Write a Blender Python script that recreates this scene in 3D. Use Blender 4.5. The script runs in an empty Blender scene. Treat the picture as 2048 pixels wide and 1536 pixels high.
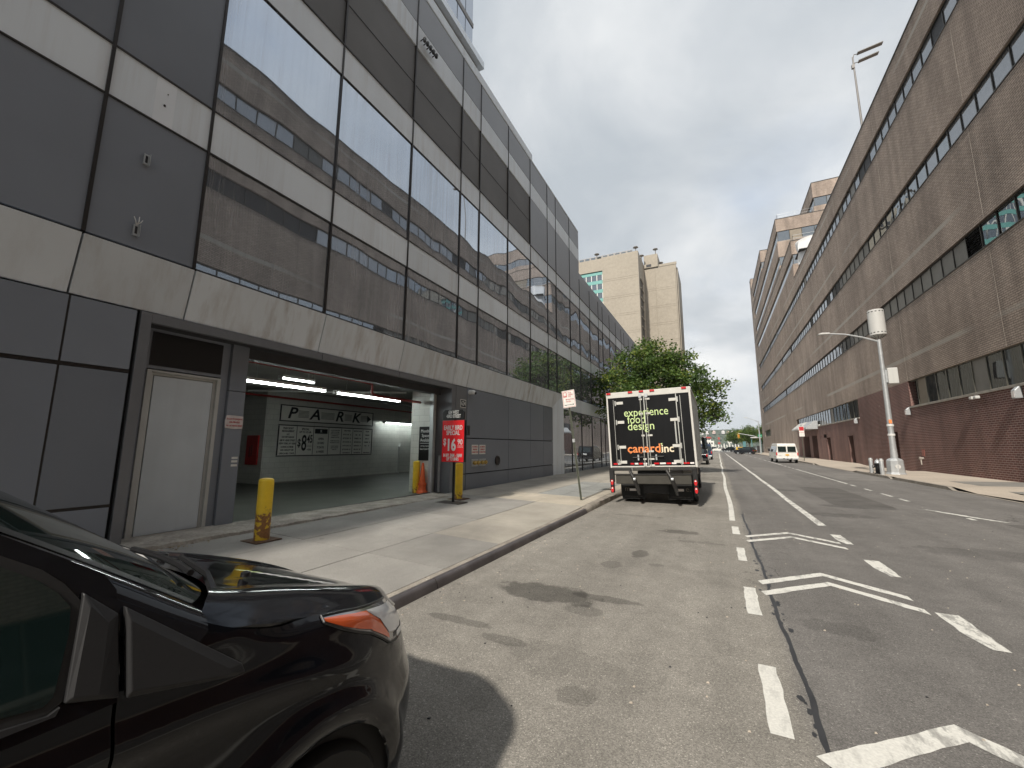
import bpy, bmesh, math, random
import numpy as np
from mathutils import Vector, Matrix
random.seed(7)
R_ = math.radians
S = bpy.context.scene
COL = S.collection

# ------------------------------------------------------------------ camera
cam_d = bpy.data.cameras.new('camera'); cam = bpy.data.objects.new('camera', cam_d); COL.objects.link(cam)
S.camera = cam
F_, CX_, CY_ = 825.0, 1024.0, 768.0
def _cam():
    y = np.array([1436.4 - CX_, 894.0 - CY_, F_]); y /= np.linalg.norm(y)
    z = np.array([1045.0 - CX_, -4750.0 - CY_, F_]); z /= np.linalg.norm(z)
    z = z - y * (z @ y); z /= np.linalg.norm(z)
    x = np.cross(y, z)
    r = np.stack([x, y, z], 1)
    return r
_r = _cam()
mw = Matrix.Identity(4)
for i in range(3):
    mw[i][0] = _r[0][i]; mw[i][1] = -_r[1][i]; mw[i][2] = -_r[2][i]
mw[0][3], mw[1][3], mw[2][3] = 0, 0, 1.65
cam.matrix_world = mw
cam_d.sensor_width = 36.0
cam_d.lens = F_ / 2048 * 36.0
cam_d.clip_start = 0.02
cam_d.clip_end = 6000
S.render.resolution_x, S.render.resolution_y = 1024, 768

# ------------------------------------------------------------------ sun, sky, exposure
SUN_DIR = Vector((0.10, 1.15, -1.0)).normalized()
sun_d = bpy.data.lights.new('sun', 'SUN'); sun = bpy.data.objects.new('sun', sun_d); COL.objects.link(sun)
sun_d.energy = 2.4; sun_d.angle = R_(2.2); sun_d.color = (1.0, 0.93, 0.83)
sun.rotation_euler = SUN_DIR.to_track_quat('-Z', 'Y').to_euler()
sun.location = (-5, -40, 60)
W = bpy.data.worlds.new('World'); S.world = W; W.use_nodes = True
wt = W.node_tree; wn = wt.nodes; wl = wt.links
bg = wn['Background']
CLOUD_Z = 3.3
sky = wn.new('ShaderNodeTexSky'); sky.sky_type = 'NISHITA'; sky.sun_disc = False
sky.sun_elevation = R_(40.9); sky.sun_rotation = R_(185)
sky.air_density = 1.2; sky.dust_density = 1.5
def wnode(t, **k):
    n = wn.new(t)
    for a, b in k.items(): setattr(n, a, b)
    return n
tc = wnode('ShaderNodeTexCoord'); sp = wnode('ShaderNodeSeparateXYZ'); wl.new(tc.outputs['Generated'], sp.inputs[0])
zz = wnode('ShaderNodeMath', operation='MAXIMUM'); wl.new(sp.outputs[2], zz.inputs[0]); zz.inputs[1].default_value = 0.0
za = wnode('ShaderNodeMath', operation='ADD'); wl.new(zz.outputs[0], za.inputs[0]); za.inputs[1].default_value = 0.42
dx = wnode('ShaderNodeMath', operation='DIVIDE'); wl.new(sp.outputs[0], dx.inputs[0]); wl.new(za.outputs[0], dx.inputs[1])
dy = wnode('ShaderNodeMath', operation='DIVIDE'); wl.new(sp.outputs[1], dy.inputs[0]); wl.new(za.outputs[0], dy.inputs[1])
cb = wnode('ShaderNodeCombineXYZ'); wl.new(dx.outputs[0], cb.inputs[0]); wl.new(dy.outputs[0], cb.inputs[1]); cb.inputs[2].default_value = CLOUD_Z
def wnoise(sc, det, rough):
    n = wnode('ShaderNodeTexNoise'); n.inputs['Scale'].default_value = sc; n.inputs['Detail'].default_value = det
    n.inputs['Roughness'].default_value = rough; n.inputs['Distortion'].default_value = 0.35
    wl.new(cb.outputs[0], n.inputs['Vector']); return n
def wramp(src, stops):
    n = wnode('ShaderNodeValToRGB'); wl.new(src, n.inputs[0])
    e = n.color_ramp.elements
    while len(e) < len(stops): e.new(0.5)
    for el, (p, c) in zip(e, stops):
        el.position = p; el.color = (*c, 1) if len(c) == 3 else c
    return n
n1 = wnoise(1.0, 7, 0.55); n2 = wnoise(1.9, 8, 0.55)
cov = wramp(n1.outputs['Fac'], [(0.36, (0.30,) * 3), (0.46, (0.80,) * 3), (0.54, (1,) * 3)])
ctone = wramp(n2.outputs['Fac'], [(0.32, (4.5, 4.9, 5.3)), (0.45, (5.6, 5.9, 6.2)), (0.55, (6.9, 7.1, 7.25)), (0.68, (8.3, 8.35, 8.3))])
hor = wramp(zz.outputs[0], [(0.0, (6.9, 7.4, 7.8)), (0.18, (6.0, 6.7, 7.6)), (0.5, (4.6, 5.6, 7.2))])
m0 = wnode('ShaderNodeMix', data_type='RGBA'); m0.inputs[0].default_value = 0.8
wl.new(sky.outputs[0], m0.inputs[6]); wl.new(hor.outputs[0], m0.inputs[7])
m1 = wnode('ShaderNodeMix', data_type='RGBA')
wl.new(cov.outputs[0], m1.inputs[0]); wl.new(m0.outputs[2], m1.inputs[6]); wl.new(ctone.outputs[0], m1.inputs[7])
wl.new(m1.outputs[2], bg.inputs['Color'])
bg.inputs['Strength'].default_value = 0.062
S.view_settings.view_transform = 'Standard'; S.view_settings.look = 'None'
S.view_settings.gamma = 1.0; S.view_settings.use_curve_mapping = False
S.view_settings.exposure = 0.95
S.render.engine = 'CYCLES'
cy = S.cycles
cy.max_bounces = 8; cy.diffuse_bounces = 5; cy.glossy_bounces = 4; cy.transmission_bounces = 4; cy.transparent_max_bounces = 6
cy.caustics_reflective = False; cy.caustics_refractive = False
cy.use_denoising = True; cy.use_adaptive_sampling = True; cy.adaptive_threshold = 0.015
cy.sample_clamp_indirect = 6.0

# ------------------------------------------------------------------ material helpers
class NT:
    def __init__(s, name):
        s.m = bpy.data.materials.new(name); s.m.use_nodes = True
        s.t = s.m.node_tree; s.b = s.t.nodes['Principled BSDF']; s._o = {}
    def put(s, sock, v):
        if isinstance(v, bpy.types.NodeSocket): s.t.links.new(v, sock)
        elif v is not None:
            if hasattr(sock.default_value, '__len__') and hasattr(v, '__len__') and len(v) == 3 and len(sock.default_value) == 4: v = (*v, 1)
            sock.default_value = v
    def n(s, typ, ins=None, **pr):
        n = s.t.nodes.new(typ)
        for k, v in pr.items(): setattr(n, k, v)
        for k, v in (ins or {}).items(): s.put(n.inputs[k], v)
        return n
    def co(s, scale=(1, 1, 1), loc=(0, 0, 0), rot=(0, 0, 0), kind='Object'):
        if kind not in s._o: s._o[kind] = s.n('ShaderNodeTexCoord').outputs[kind]
        return s.n('ShaderNodeMapping', {'Vector': s._o[kind], 'Scale': scale, 'Location': loc, 'Rotation': rot}).outputs[0]
    def noise(s, sc, det=4, vec=None, rough=0.5, dist=0.0):
        return s.n('ShaderNodeTexNoise', {'Vector': vec or s.co(), 'Scale': sc, 'Detail': det, 'Roughness': rough, 'Distortion': dist}).outputs['Fac']
    def ramp(s, fac, stops):
        n = s.n('ShaderNodeValToRGB', {0: fac}); e = n.color_ramp.elements
        while len(e) < len(stops): e.new(0.5)
        for el, (p, c) in zip(e, stops):
            el.position = p
            el.color = (c, c, c, 1) if not hasattr(c, '__len__') else (*c, 1)
        return n.outputs[0]
    def mix(s, f, a, b, bt='MIX'):
        n = s.n('ShaderNodeMix', data_type='RGBA', blend_type=bt)
        s.put(n.inputs[0], f); s.put(n.inputs[6], a); s.put(n.inputs[7], b); return n.outputs[2]
    def math(s, op, a, b=None, c=None, clamp=False):
        n = s.n('ShaderNodeMath', operation=op, use_clamp=clamp); s.put(n.inputs[0], a)
        if b is not None: s.put(n.inputs[1], b)
        if c is not None: s.put(n.inputs[2], c)
        return n.outputs[0]
    def rnd(s): return s.n('ShaderNodeObjectInfo').outputs['Random']
    def mul(s, col, f): return s.mix(1.0, col, f, 'MULTIPLY')
    def bump(s, h, st=0.3, d=0.01):
        s.put(s.b.inputs['Normal'], s.n('ShaderNodeBump', {'Height': h, 'Strength': st, 'Distance': d}).outputs[0])
    def set(s, **k):
        nm = {'col': 'Base Color', 'rough': 'Roughness', 'metal': 'Metallic', 'spec': 'Specular IOR Level', 'coat': 'Coat Weight', 'coatr': 'Coat Roughness',
              'em': 'Emission Color', 'ems': 'Emission Strength', 'trans': 'Transmission Weight', 'ior': 'IOR', 'sub': 'Subsurface Weight'}
        for a, v in k.items(): s.put(s.b.inputs[nm[a]], v)
        return s
def surf(name, col, rough=0.6, metal=0.0, var=0.12, vs=2.5, rnd=0.0, streak=0.0, scol=(0.10, 0.08, 0.06), sfreq=7.0, grain=0.0, gs=60, bump=0.0, bs=50, spec=0.5, coat=0.0, axes=(1, 1)):
    g = NT(name)
    c = g.mul(col, g.ramp(g.noise(vs, 5), [(0.25, 1 - var), (0.75, 1 + var)]))
    if rnd: c = g.mul(c, g.ramp(g.rnd(), [(0, 1 - rnd), (1, 1 + rnd)]))
    if grain: c = g.mul(c, g.ramp(g.noise(gs, 2), [(0.3, 1 - grain), (0.7, 1 + grain)]))
    if streak:
        f = g.noise(1.0, 5, g.co((sfreq, sfreq, 0.22)), 0.65)
        f2 = g.noise(0.45, 2)
        f = g.math('MULTIPLY', g.ramp(f, [(0.46, 0), (0.72, 1)]), g.ramp(f2, [(0.35, 0.15), (0.65, 1)]))
        c = g.mix(g.math('MULTIPLY', f, streak), c, scol)
    g.set(col=c, rough=rough, metal=metal, spec=spec, coat=coat)
    if bump: g.bump(g.noise(bs, 4), bump)
    return g.m
def flat(name, col, rough=0.5, metal=0.0, spec=0.5, coat=0.0):
    return NT(name).set(col=col, rough=rough, metal=metal, spec=spec, coat=coat).m
def glow(name, col, st):
    return NT(name).set(col=(0.8, 0.8, 0.8), em=col, ems=st).m

# ------------------------------------------------------------------ mesh helpers
class MB:
    def __init__(s, o=(0, 0, 0)): s.v = []; s.f = []; s.mi = []; s.o = o; s.k = 0
    def pts(s, ps):
        b = len(s.v); s.v += [(p[0] - s.o[0], p[1] - s.o[1], p[2] - s.o[2]) for p in ps]; return b
    def face(s, ps): b = s.pts(ps); s.f.append(tuple(range(b, b + len(ps)))); s.mi.append(s.k); return s
    def fidx(s, b, idx):
        for i in idx: s.f.append(tuple(b + j for j in i)); s.mi.append(s.k)
        return s
    def hexa(s, p):
        b = s.pts(p)
        return s.fidx(b, [(0, 3, 2, 1), (4, 5, 6, 7), (0, 1, 5, 4), (1, 2, 6, 5), (2, 3, 7, 6), (3, 0, 4, 7)])
    def box(s, x0, x1, y0, y1, z0, z1):
        return s.hexa([(x0, y0, z0), (x1, y0, z0), (x1, y1, z0), (x0, y1, z0), (x0, y0, z1), (x1, y0, z1), (x1, y1, z1), (x0, y1, z1)])
    def tube(s, path, r, n=8, cap=True):
        path = [Vector(p) for p in path]; rs = r if hasattr(r, '__len__') else [r] * len(path)
        b0 = None; rings = []
        up = Vector((0, 0, 1))
        for i, p in enumerate(path):
            d = (path[min(i + 1, len(path) - 1)] - path[max(i - 1, 0)]).normalized()
            a = d.cross(up)
            if a.length < 1e-3: a = d.cross(Vector((0, 1, 0)))
            a.normalize(); bb = d.cross(a)
            rings.append(s.pts([p + (a * math.cos(t) + bb * math.sin(t)) * rs[i] for t in [2 * math.pi * j / n for j in range(n)]]))
        for i in range(len(rings) - 1):
            A, B = rings[i], rings[i + 1]
            for j in range(n):
                k = (j + 1) % n
                s.f.append((A + j, B + j, B + k, A + k)); s.mi.append(s.k)
        if cap:
            s.f.append(tuple(rings[0] + j for j in range(n))); s.mi.append(s.k)
            s.f.append(tuple(rings[-1] + j for j in reversed(range(n)))); s.mi.append(s.k)
        return s
    def lathe(s, prof, c=(0, 0, 0), n=20, axis='z'):
        rings = []
        for r, h in prof:
            ps = []
            for j in range(n):
                t = 2 * math.pi * j / n; u, v = r * math.cos(t), r * math.sin(t)
                ps.append((c[0] + u, c[1] + v, c[2] + h) if axis == 'z' else (c[0] + h, c[1] + u, c[2] + v) if axis == 'x' else (c[0] + v, c[1] + h, c[2] + u))
            rings.append(s.pts(ps))
        for i in range(len(rings) - 1):
            A, B = rings[i], rings[i + 1]
            for j in range(n):
                k = (j + 1) % n; s.f.append((A + j, A + k, B + k, B + j)); s.mi.append(s.k)
        s.f.append(tuple(rings[0] + j for j in reversed(range(n)))); s.mi.append(s.k)
        s.f.append(tuple(rings[-1] + j for j in range(n))); s.mi.append(s.k)
        return s
    def prism(s, poly, axis, lo, hi):
        """poly: 2D list; axis 'x': (y,z) ; 'y': (x,z) ; 'z': (x,y)"""
        def P(p, h): return (h, p[0], p[1]) if axis == 'x' else (p[0], h, p[1]) if axis == 'y' else (p[0], p[1], h)
        n = len(poly); b = s.pts([P(p, lo) for p in poly] + [P(p, hi) for p in poly])
        s.f.append(tuple(b + i for i in range(n))); s.mi.append(s.k)
        s.f.append(tuple(b + n + i for i in reversed(range(n)))); s.mi.append(s.k)
        for i in range(n):
            j = (i + 1) % n; s.f.append((b + i, b + n + i, b + n + j, b + j)); s.mi.append(s.k)
        return s
    def grid(s, rows, closed=False):
        n = len(rows[0]); bs = [s.pts(r) for r in rows]
        for i in range(len(rows) - 1):
            for j in range(n - (0 if closed else 1)):
                k = (j + 1) % n
                s.f.append((bs[i] + j, bs[i] + k, bs[i + 1] + k, bs[i + 1] + j)); s.mi.append(s.k)
        return s
def mesh(mb, name, mats, smooth=False, fix=True):
    me = bpy.data.meshes.new(name); me.from_pydata(mb.v, [], mb.f)
    for m in (mats if isinstance(mats, (list, tuple)) else [mats]): me.materials.append(m)
    if isinstance(mats, (list, tuple)): me.polygons.foreach_set('material_index', mb.mi)
    if fix:
        bm = bmesh.new(); bm.from_mesh(me); bmesh.ops.recalc_face_normals(bm, faces=bm.faces); bm.to_mesh(me); bm.free()
    if smooth:
        me.polygons.foreach_set('use_smooth', [True] * len(me.polygons))
        if smooth is not True: me.set_sharp_from_angle(angle=R_(smooth))
    me.update(); return me
def obj(name, mb, mats, parent=None, smooth=False, bev=0.0, fix=True, **props):
    o = bpy.data.objects.new(name, mb if isinstance(mb, bpy.types.Mesh) else mesh(mb, name, mats, smooth, fix))
    COL.objects.link(o)
    if parent: o.parent = parent
    if bev:
        b = o.modifiers.new('bevel', 'BEVEL'); b.width = bev; b.segments = 2; b.limit_method = 'ANGLE'; b.angle_limit = R_(35)
    for k, v in props.items(): o[k] = v
    return o
def thing(name, label, cat, loc=(0, 0, 0), rz=0.0, group=None, rot=None):
    o = bpy.data.objects.new(name, None); COL.objects.link(o); o.empty_display_size = 0.2
    o.location = loc; o.rotation_euler = rot or (0, 0, rz); o['label'] = label; o['category'] = cat
    if group: o['group'] = group
    return o
def tag(o, label, cat, group=None):
    o['label'] = label; o['category'] = cat
    if group: o['group'] = group
    return o
def copy_tree(o, parent=None):
    c = o.copy(); COL.objects.link(c)
    if parent: c.parent = parent
    for ch in list(o.children): copy_tree(ch, c)
    return c
def text(body, size, loc, mat, parent, face='-y', sx=1.0, bold=0.0, align='CENTER', ext=0.0015, name='lettering', shear=0.0, o=(0, 0, 0), sp=1.0, tilt=0.0, fit=0.0):
    cu = bpy.data.curves.new(name, 'FONT'); cu.body = body; cu.size = size; cu.align_x = align; cu.align_y = 'CENTER'
    cu.extrude = ext; cu.offset = bold * .6; cu.shear = shear; cu.space_character = sp; cu.resolution_u = 3
    cu.materials.append(mat)
    t = bpy.data.objects.new(name, cu); COL.objects.link(t)
    t.rotation_euler = {'-y': (R_(90), tilt, 0), '+x': (R_(90), 0, R_(90)), '-x': (R_(90), 0, R_(-90)), '+z': (0, 0, R_(90))}[face]
    t.scale = (sx, 1, 1); t.location = (loc[0] - o[0], loc[1] - o[1], loc[2] - o[2])
    if parent: t.parent = parent
    if fit: t['fit'] = fit
    return t

# ------------------------------------------------------------------ materials
def asphalt():
    g = NT('asphalt'); v = g.co()
    x = g.n('ShaderNodeSeparateXYZ', {0: v}).outputs
    side = g.math('ADD', x[0], g.math('MULTIPLY', g.noise(0.8, 4), 0.25))
    lane = g.ramp(g.math('MULTIPLY_ADD', side, 0.5, 0.5), [(0.735, (0.283, 0.266, 0.237)), (0.80, (0.186, 0.177, 0.167))])
    gr = g.n('ShaderNodeTexVoronoi', {'Vector': v, 'Scale': 150.0}).outputs['Color']
    gv = g.n('ShaderNodeSeparateXYZ', {0: gr}).outputs[0]
    c = g.mul(lane, g.ramp(gv, [(0.0, 0.66), (0.5, 0.96), (0.85, 1.16), (0.97, 1.3), (1.0, 2.0)]))
    c = g.mul(c, g.ramp(g.noise(0.35, 6, rough=0.6), [(0.3, 0.80), (0.7, 1.16)]))
    c = g.mul(c, g.ramp(g.noise(4.0, 6, rough=0.65), [(0.3, 0.88), (0.7, 1.1)]))
    c = g.mul(c, g.ramp(g.noise(1.0, 4, g.co((2.2, 0.09, 1))), [(0.3, 0.86), (0.7, 1.1)]))
    # oil and water stains with their own outlines (cx, cy, rx, ry, depth)
    nz = g.noise(5.5, 5)
    for cx, cyy, rx, ry, dep in [(-1.85, 4.66, 0.62, 0.30, 0.50), (-1.22, 4.78, 0.42, 0.10, 0.6), (-1.35, 4.35, 0.25, 0.14, 0.75), (-1.20, 6.92, 0.14, 0.28, 0.6),
                                 (-1.45, 6.15, 0.15, 0.2, 0.75), (-0.78, 9.0, 0.38, 0.2, 0.6), (-2.35, 3.58, 0.4, 0.08, 0.66), (-1.75, 3.42, 0.25, 0.08, 0.7), (-1.2, 3.3, 0.5, 0.3, 0.86),
                                 (-0.95, 2.9, 0.15, 0.12, 0.75), (-0.9, 6.4, 0.12, 0.08, 0.75), (-0.4, 8.2, 0.5, 0.1, 0.8), (0.6, 2.6, 0.3, 0.12, 0.75), (2.6, 13.0, 0.8, 0.4, 0.75),
                                 (0.9, 5.0, 0.35, 0.2, 0.8), (3.4, 15.0, 1.0, 0.4, 0.7), (3.9, 9.4, 1.2, 0.5, 0.78), (-1.9, 10.6, 0.7, 0.15, 0.8), (2.2, 19.5, 0.5, 0.5, 0.7), (6.4, 13.0, 0.6, 0.9, 0.6)]:
        ux = g.math('DIVIDE', g.math('SUBTRACT', x[0], cx), rx); uy = g.math('DIVIDE', g.math('SUBTRACT', x[1], cyy), ry)
        d = g.math('SQRT', g.math('ADD', g.math('MULTIPLY', ux, ux), g.math('MULTIPLY', uy, uy)))
        d = g.math('ADD', d, g.math('MULTIPLY_ADD', nz, 1.1, -0.55))
        c = g.mul(c, g.ramp(d, [(0.80, dep), (1.0, 1.0)]))
    # hairline cracks
    cr = g.n('ShaderNodeTexVoronoi', {'Vector': g.n('ShaderNodeVectorMath', {0: g.co((0.5, 0.28, 1)), 1: g.n('ShaderNodeTexNoise', {'Vector': v, 'Scale': 1.6, 'Detail': 4}).outputs['Color']}, operation='ADD').outputs[0], 'Scale': 0.9}, feature='DISTANCE_TO_EDGE').outputs['Distance']
    cm = g.math('MULTIPLY', g.ramp(cr, [(0.004, 1), (0.012, 0)]), g.ramp(g.noise(0.22, 2), [(0.52, 0), (0.64, 0.6)]))
    c = g.mix(cm, c, (0.035, 0.033, 0.03))
    g.set(col=c, rough=0.88, spec=0.3)
    g.bump(g.math('ADD', gv, g.math('MULTIPLY', g.noise(160, 2), 0.6)), 0.35, 0.005)
    return g.m
def worn_paint():
    g = NT('worn_road_paint'); v = g.co()
    w = g.noise(9.0, 8, g.co((1.0, 0.35, 1)), 0.72); w2 = g.noise(1.2, 3)
    worn = g.ramp(g.math('ADD', w, g.math('MULTIPLY_ADD', w2, 0.35, -0.17)), [(0.50, 0), (0.58, 0.55), (0.72, 0.85)])
    x = g.n('ShaderNodeSeparateXYZ', {0: v}).outputs
    worn = g.math('MULTIPLY', worn, g.ramp(g.math('MULTIPLY', x[0], 0.2), [(0.12, 0.35), (0.22, 1.0)]))
    c = g.mix(worn, (0.74, 0.73, 0.68), (0.16, 0.155, 0.15))
    c = g.mul(c, g.ramp(g.noise(60, 3), [(0.3, 0.86), (0.7, 1.05)]))
    g.set(col=c, rough=0.8, spec=0.3); g.bump(g.noise(90, 3), 0.4, 0.004)
    return g.m
def brick(name, c1, c2, mortar, band=True):
    g = NT(name)
    o = g.co(kind='Object'); s = g.n('ShaderNodeSeparateXYZ', {0: o}).outputs
    h = g.math('ADD', s[0], s[1])
    v = g.n('ShaderNodeCombineXYZ', {0: h, 1: s[2], 2: 0.0}).outputs[0]
    b = g.n('ShaderNodeTexBrick', {'Vector': v, 'Color1': c1, 'Color2': c2, 'Mortar': mortar, 'Scale': 1.0, 'Mortar Size': 0.017, 'Mortar Smooth': 0.3, 'Bias': -0.1, 'Brick Width': 0.305, 'Row Height': 0.1016})
    c = b.outputs['Color']
    c = g.mul(c, g.ramp(g.noise(0.18, 6, rough=0.6), [(0.3, 0.78), (0.7, 1.2)]))
    c = g.mul(c, g.ramp(g.noise(1.0, 5, g.co((0.9, 0.9, 0.10)), 0.6), [(0.32, 0.74), (0.6, 1.08)]))
    if band:
        # pale repointed courses running along each storey, broken here and there
        zm = g.math('SUBTRACT', g.math('MODULO', g.math('ADD', s[2], -1.40 + 6.0), 6.0), 0.12)
        near = g.math('ABSOLUTE', zm)
        bm = g.math('MULTIPLY', g.ramp(near, [(0.10, 1), (0.17, 0)]), g.ramp(g.noise(0.07, 2), [(0.42, 0), (0.52, 0.75)]))
        c = g.mix(bm, c, (0.48, 0.45, 0.40))
        # efflorescence and patched spots
        ef = g.math('MULTIPLY', g.ramp(g.noise(1.5, 6, g.co((1, 1, 1.6)), 0.7), [(0.60, 0), (0.75, 0.55)]), g.ramp(g.noise(0.12, 2), [(0.45, 0), (0.62, 1)]))
        c = g.mix(ef, c, (0.55, 0.51, 0.47))
    sp = g.ramp(g.noise(2.4, 2), [(0.735, 0), (0.77, 0.6)])
    c = g.mix(sp, c, (0.52, 0.48, 0.43))
    g.set(col=c, rough=0.82, spec=0.35)
    g.bump(g.math('SUBTRACT', 1.0, b.outputs['Fac']), 0.5, 0.012)
    return g.m
def glass_wall(name, tint=(0.80, 0.84, 0.90), refl=0.55, dark=(0.022, 0.026, 0.028), wave=0.05, ws=0.45, streak=0.18, rough=0.015, graze=0.35):
    """coated window glass in front of an unlit room: mostly mirror, wavy, with run-off streaks"""
    g = NT(name); nt = g.t
    gl = g.n('ShaderNodeBsdfGlossy', {'Color': tint, 'Roughness': rough})
    nb = g.n('ShaderNodeBump', {'Height': g.n('ShaderNodeTexNoise', {'Vector': g.n('ShaderNodeVectorMath', {0: g.co((1, 1, 0.75)), 1: g.n('ShaderNodeCombineXYZ', {0: g.math('MULTIPLY', g.rnd(), 37.0), 1: g.math('MULTIPLY', g.rnd(), 91.0), 2: 0.0}).outputs[0]}, operation='ADD').outputs[0], 'Scale': ws, 'Detail': 1.0}).outputs['Fac'], 'Strength': 1.0, 'Distance': wave})
    nt.links.new(nb.outputs[0], gl.inputs['Normal'])
    di = g.n('ShaderNodeBsdfDiffuse', {'Color': dark})
    st = g.noise(1.0, 6, g.co((9, 9, 0.16)), 0.7)
    dirt = g.math('MULTIPLY', g.ramp(st, [(0.44, 0.04), (0.75, 1)]), g.ramp(g.noise(0.5, 2), [(0.35, 0.2), (0.65, 1.0)]))
    du = g.n('ShaderNodeBsdfDiffuse', {'Color': (0.42, 0.42, 0.42)})
    lw = g.n('ShaderNodeLayerWeight', {'Blend': 0.35}).outputs['Fresnel']
    f = g.math('ADD', g.math('MULTIPLY', lw, graze), refl, clamp=True)
    a = g.n('ShaderNodeMixShader', {0: f, 1: di.outputs[0], 2: gl.outputs[0]})
    b = g.n('ShaderNodeMixShader', {0: g.math('MULTIPLY', dirt, streak), 1: a.outputs[0], 2: du.outputs[0]})
    nt.links.new(b.outputs[0], nt.nodes['Material Output'].inputs[0])
    return g.m
def rusty_yellow(name, top):
    g = NT(name); o = g.co(); z = g.n('ShaderNodeSeparateXYZ', {0: o}).outputs[2]
    h = g.math('ADD', z, g.math('MULTIPLY_ADD', g.noise(8, 7, rough=0.72), 0.75, -0.375))
    m = g.ramp(h, [(top - 0.02, 1), (top + 0.01, 0)])
    chip = g.ramp(g.noise(16, 5, rough=0.6), [(0.70, 0), (0.72, 1)])
    keep = g.ramp(g.noise(13, 4), [(0.53, 0), (0.56, 1)])
    rust = g.mix(g.noise(40, 5), (0.12, 0.045, 0.015), (0.42, 0.20, 0.06))
    c = g.mix(g.math('MAXIMUM', g.math('MULTIPLY', m, g.math('SUBTRACT', 1.0, g.math('MULTIPLY', keep, 0.8))), g.math('MULTIPLY', chip, 0.9)), g.mul((0.86, 0.58, 0.03), g.ramp(g.noise(4, 5), [(0.3, 0.85), (0.7, 1.1)])), rust)
    g.set(col=c, rough=0.45); g.bump(g.math('SUBTRACT', 1.0, m), 0.5, 0.004)
    return g.m
def leaf_mat(name, c):
    g = NT(name)
    k = g.mul(c, g.ramp(g.noise(1.3, 4), [(0.3, 0.65), (0.7, 1.35)]))
    g.set(col=k, rough=0.55, spec=0.3)
    tr = g.n('ShaderNodeBsdfTranslucent', {'Color': g.mul(k, (1.3, 1.5, 0.6))})
    mx = g.n('ShaderNodeMixShader', {0: 0.28, 1: g.b.outputs[0], 2: tr.outputs[0]})
    g.t.links.new(mx.outputs[0], g.t.nodes['Material Output'].inputs[0])
    return g.m
M = {}
M['asphalt'] = asphalt(); M['paint'] = worn_paint()
M['patch_dark'] = surf('dark_asphalt_patch', (0.118, 0.112, 0.105), 0.9, var=0.22, vs=1.6, grain=0.3, gs=120, spec=0.3); M['patch_grey'] = surf('grey_asphalt_patch', (0.20, 0.19, 0.178), 0.9, var=0.2, vs=1.2, grain=0.3, gs=120, spec=0.3)
M['seal'] = surf('crack_sealant', (0.028, 0.028, 0.03), 0.5, var=0.3, vs=6)
def pave(name, col, rnd):
    g = NT(name); c = g.mul(col, g.ramp(g.noise(1.1, 6, rough=0.62), [(0.28, 0.80), (0.72, 1.12)]))
    c = g.mul(c, g.ramp(g.rnd(), [(0, 1 - rnd), (1, 1 + rnd)])); c = g.mul(c, g.ramp(g.noise(85, 2), [(0.3, 0.86), (0.7, 1.12)]))
    vd = g.n('ShaderNodeTexVoronoi', {'Vector': g.co(), 'Scale': 2.3, 'Randomness': 1.0}); rad = g.n('ShaderNodeSeparateXYZ', {0: vd.outputs['Color']}).outputs
    gum = g.math('LESS_THAN', g.math('ADD', vd.outputs['Distance'], g.math('MULTIPLY', g.noise(30, 2), 0.03)), g.math('MULTIPLY', g.math('GREATER_THAN', rad[0], 0.55), g.math('MULTIPLY_ADD', rad[1], 0.07, 0.03)))
    c = g.mix(g.math('MULTIPLY', gum, 0.45), c, (0.07, 0.065, 0.06))
    st = g.ramp(g.noise(0.55, 5, g.co((1.0, 0.5, 1)), 0.6), [(0.52, 0), (0.68, 0.42)]); c = g.mix(st, c, (0.13, 0.125, 0.12))
    g.set(col=c, rough=0.86, spec=0.3); g.bump(g.noise(120, 3), 0.25); return g.m
M['slab'] = pave('sidewalk_concrete', (0.40, 0.37, 0.32), 0.07); M['slab_dark'] = pave('driveway_concrete', (0.315, 0.302, 0.28), 0.08); M['slab_pale'] = pave('new_concrete', (0.50, 0.45, 0.37), 0.05)
M['granite'] = surf('granite_flag', (0.31, 0.315, 0.30), 0.8, var=0.15, vs=1.5, rnd=0.1, grain=0.2, gs=60)
M['joint'] = surf('joint_grime', (0.10, 0.095, 0.085), 0.95)
M['walk_far'] = surf('far_sidewalk', (0.46, 0.40, 0.33), 0.9, var=0.12, vs=0.5, grain=0.1, gs=20)
M['walk_patch'] = surf('asphalt_patch', (0.22, 0.21, 0.19), 0.9, var=0.2, vs=1.5, grain=0.15)
M['steel_kerb'] = surf('steel_kerb', (0.125, 0.112, 0.112), 0.45, metal=0.4, var=0.3, vs=3, bump=0.2, bs=20)
M['kerb'] = surf('kerb_concrete', (0.30, 0.27, 0.23), 0.9, var=0.3, vs=4, grain=0.2, bump=0.5, bs=14)
M['sill_conc'] = surf('rough_concrete', (0.33, 0.30, 0.26), 0.95, var=0.35, vs=3.0, grain=0.2, gs=25, bump=0.8, bs=16)
M['dark_panel'] = surf('dark_metal_panel', (0.215, 0.235, 0.270), 0.42, metal=0.0, var=0.08, vs=0.7, rnd=0.15, spec=0.45, bump=0.35, bs=1.3, streak=0.10, scol=(0.26, 0.25, 0.24))
M['mid_panel'] = surf('grey_metal_panel', (0.32, 0.34, 0.37), 0.45, metal=0.0, var=0.06, vs=0.7, rnd=0.08, streak=0.10, scol=(0.2, 0.2, 0.2))
M['mesh_panel'] = surf('louvre_panel', (0.155, 0.152, 0.148), 0.6, var=0.12, vs=0.8, rnd=0.12, streak=0.12, scol=(0.2, 0.19, 0.18))
M['light_panel'] = surf('pale_metal_panel', (0.78, 0.835, 0.88), 0.45, metal=0.0, var=0.06, vs=0.6, rnd=0.07, streak=0.42, scol=(0.42, 0.36, 0.30), sfreq=4.5)
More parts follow.
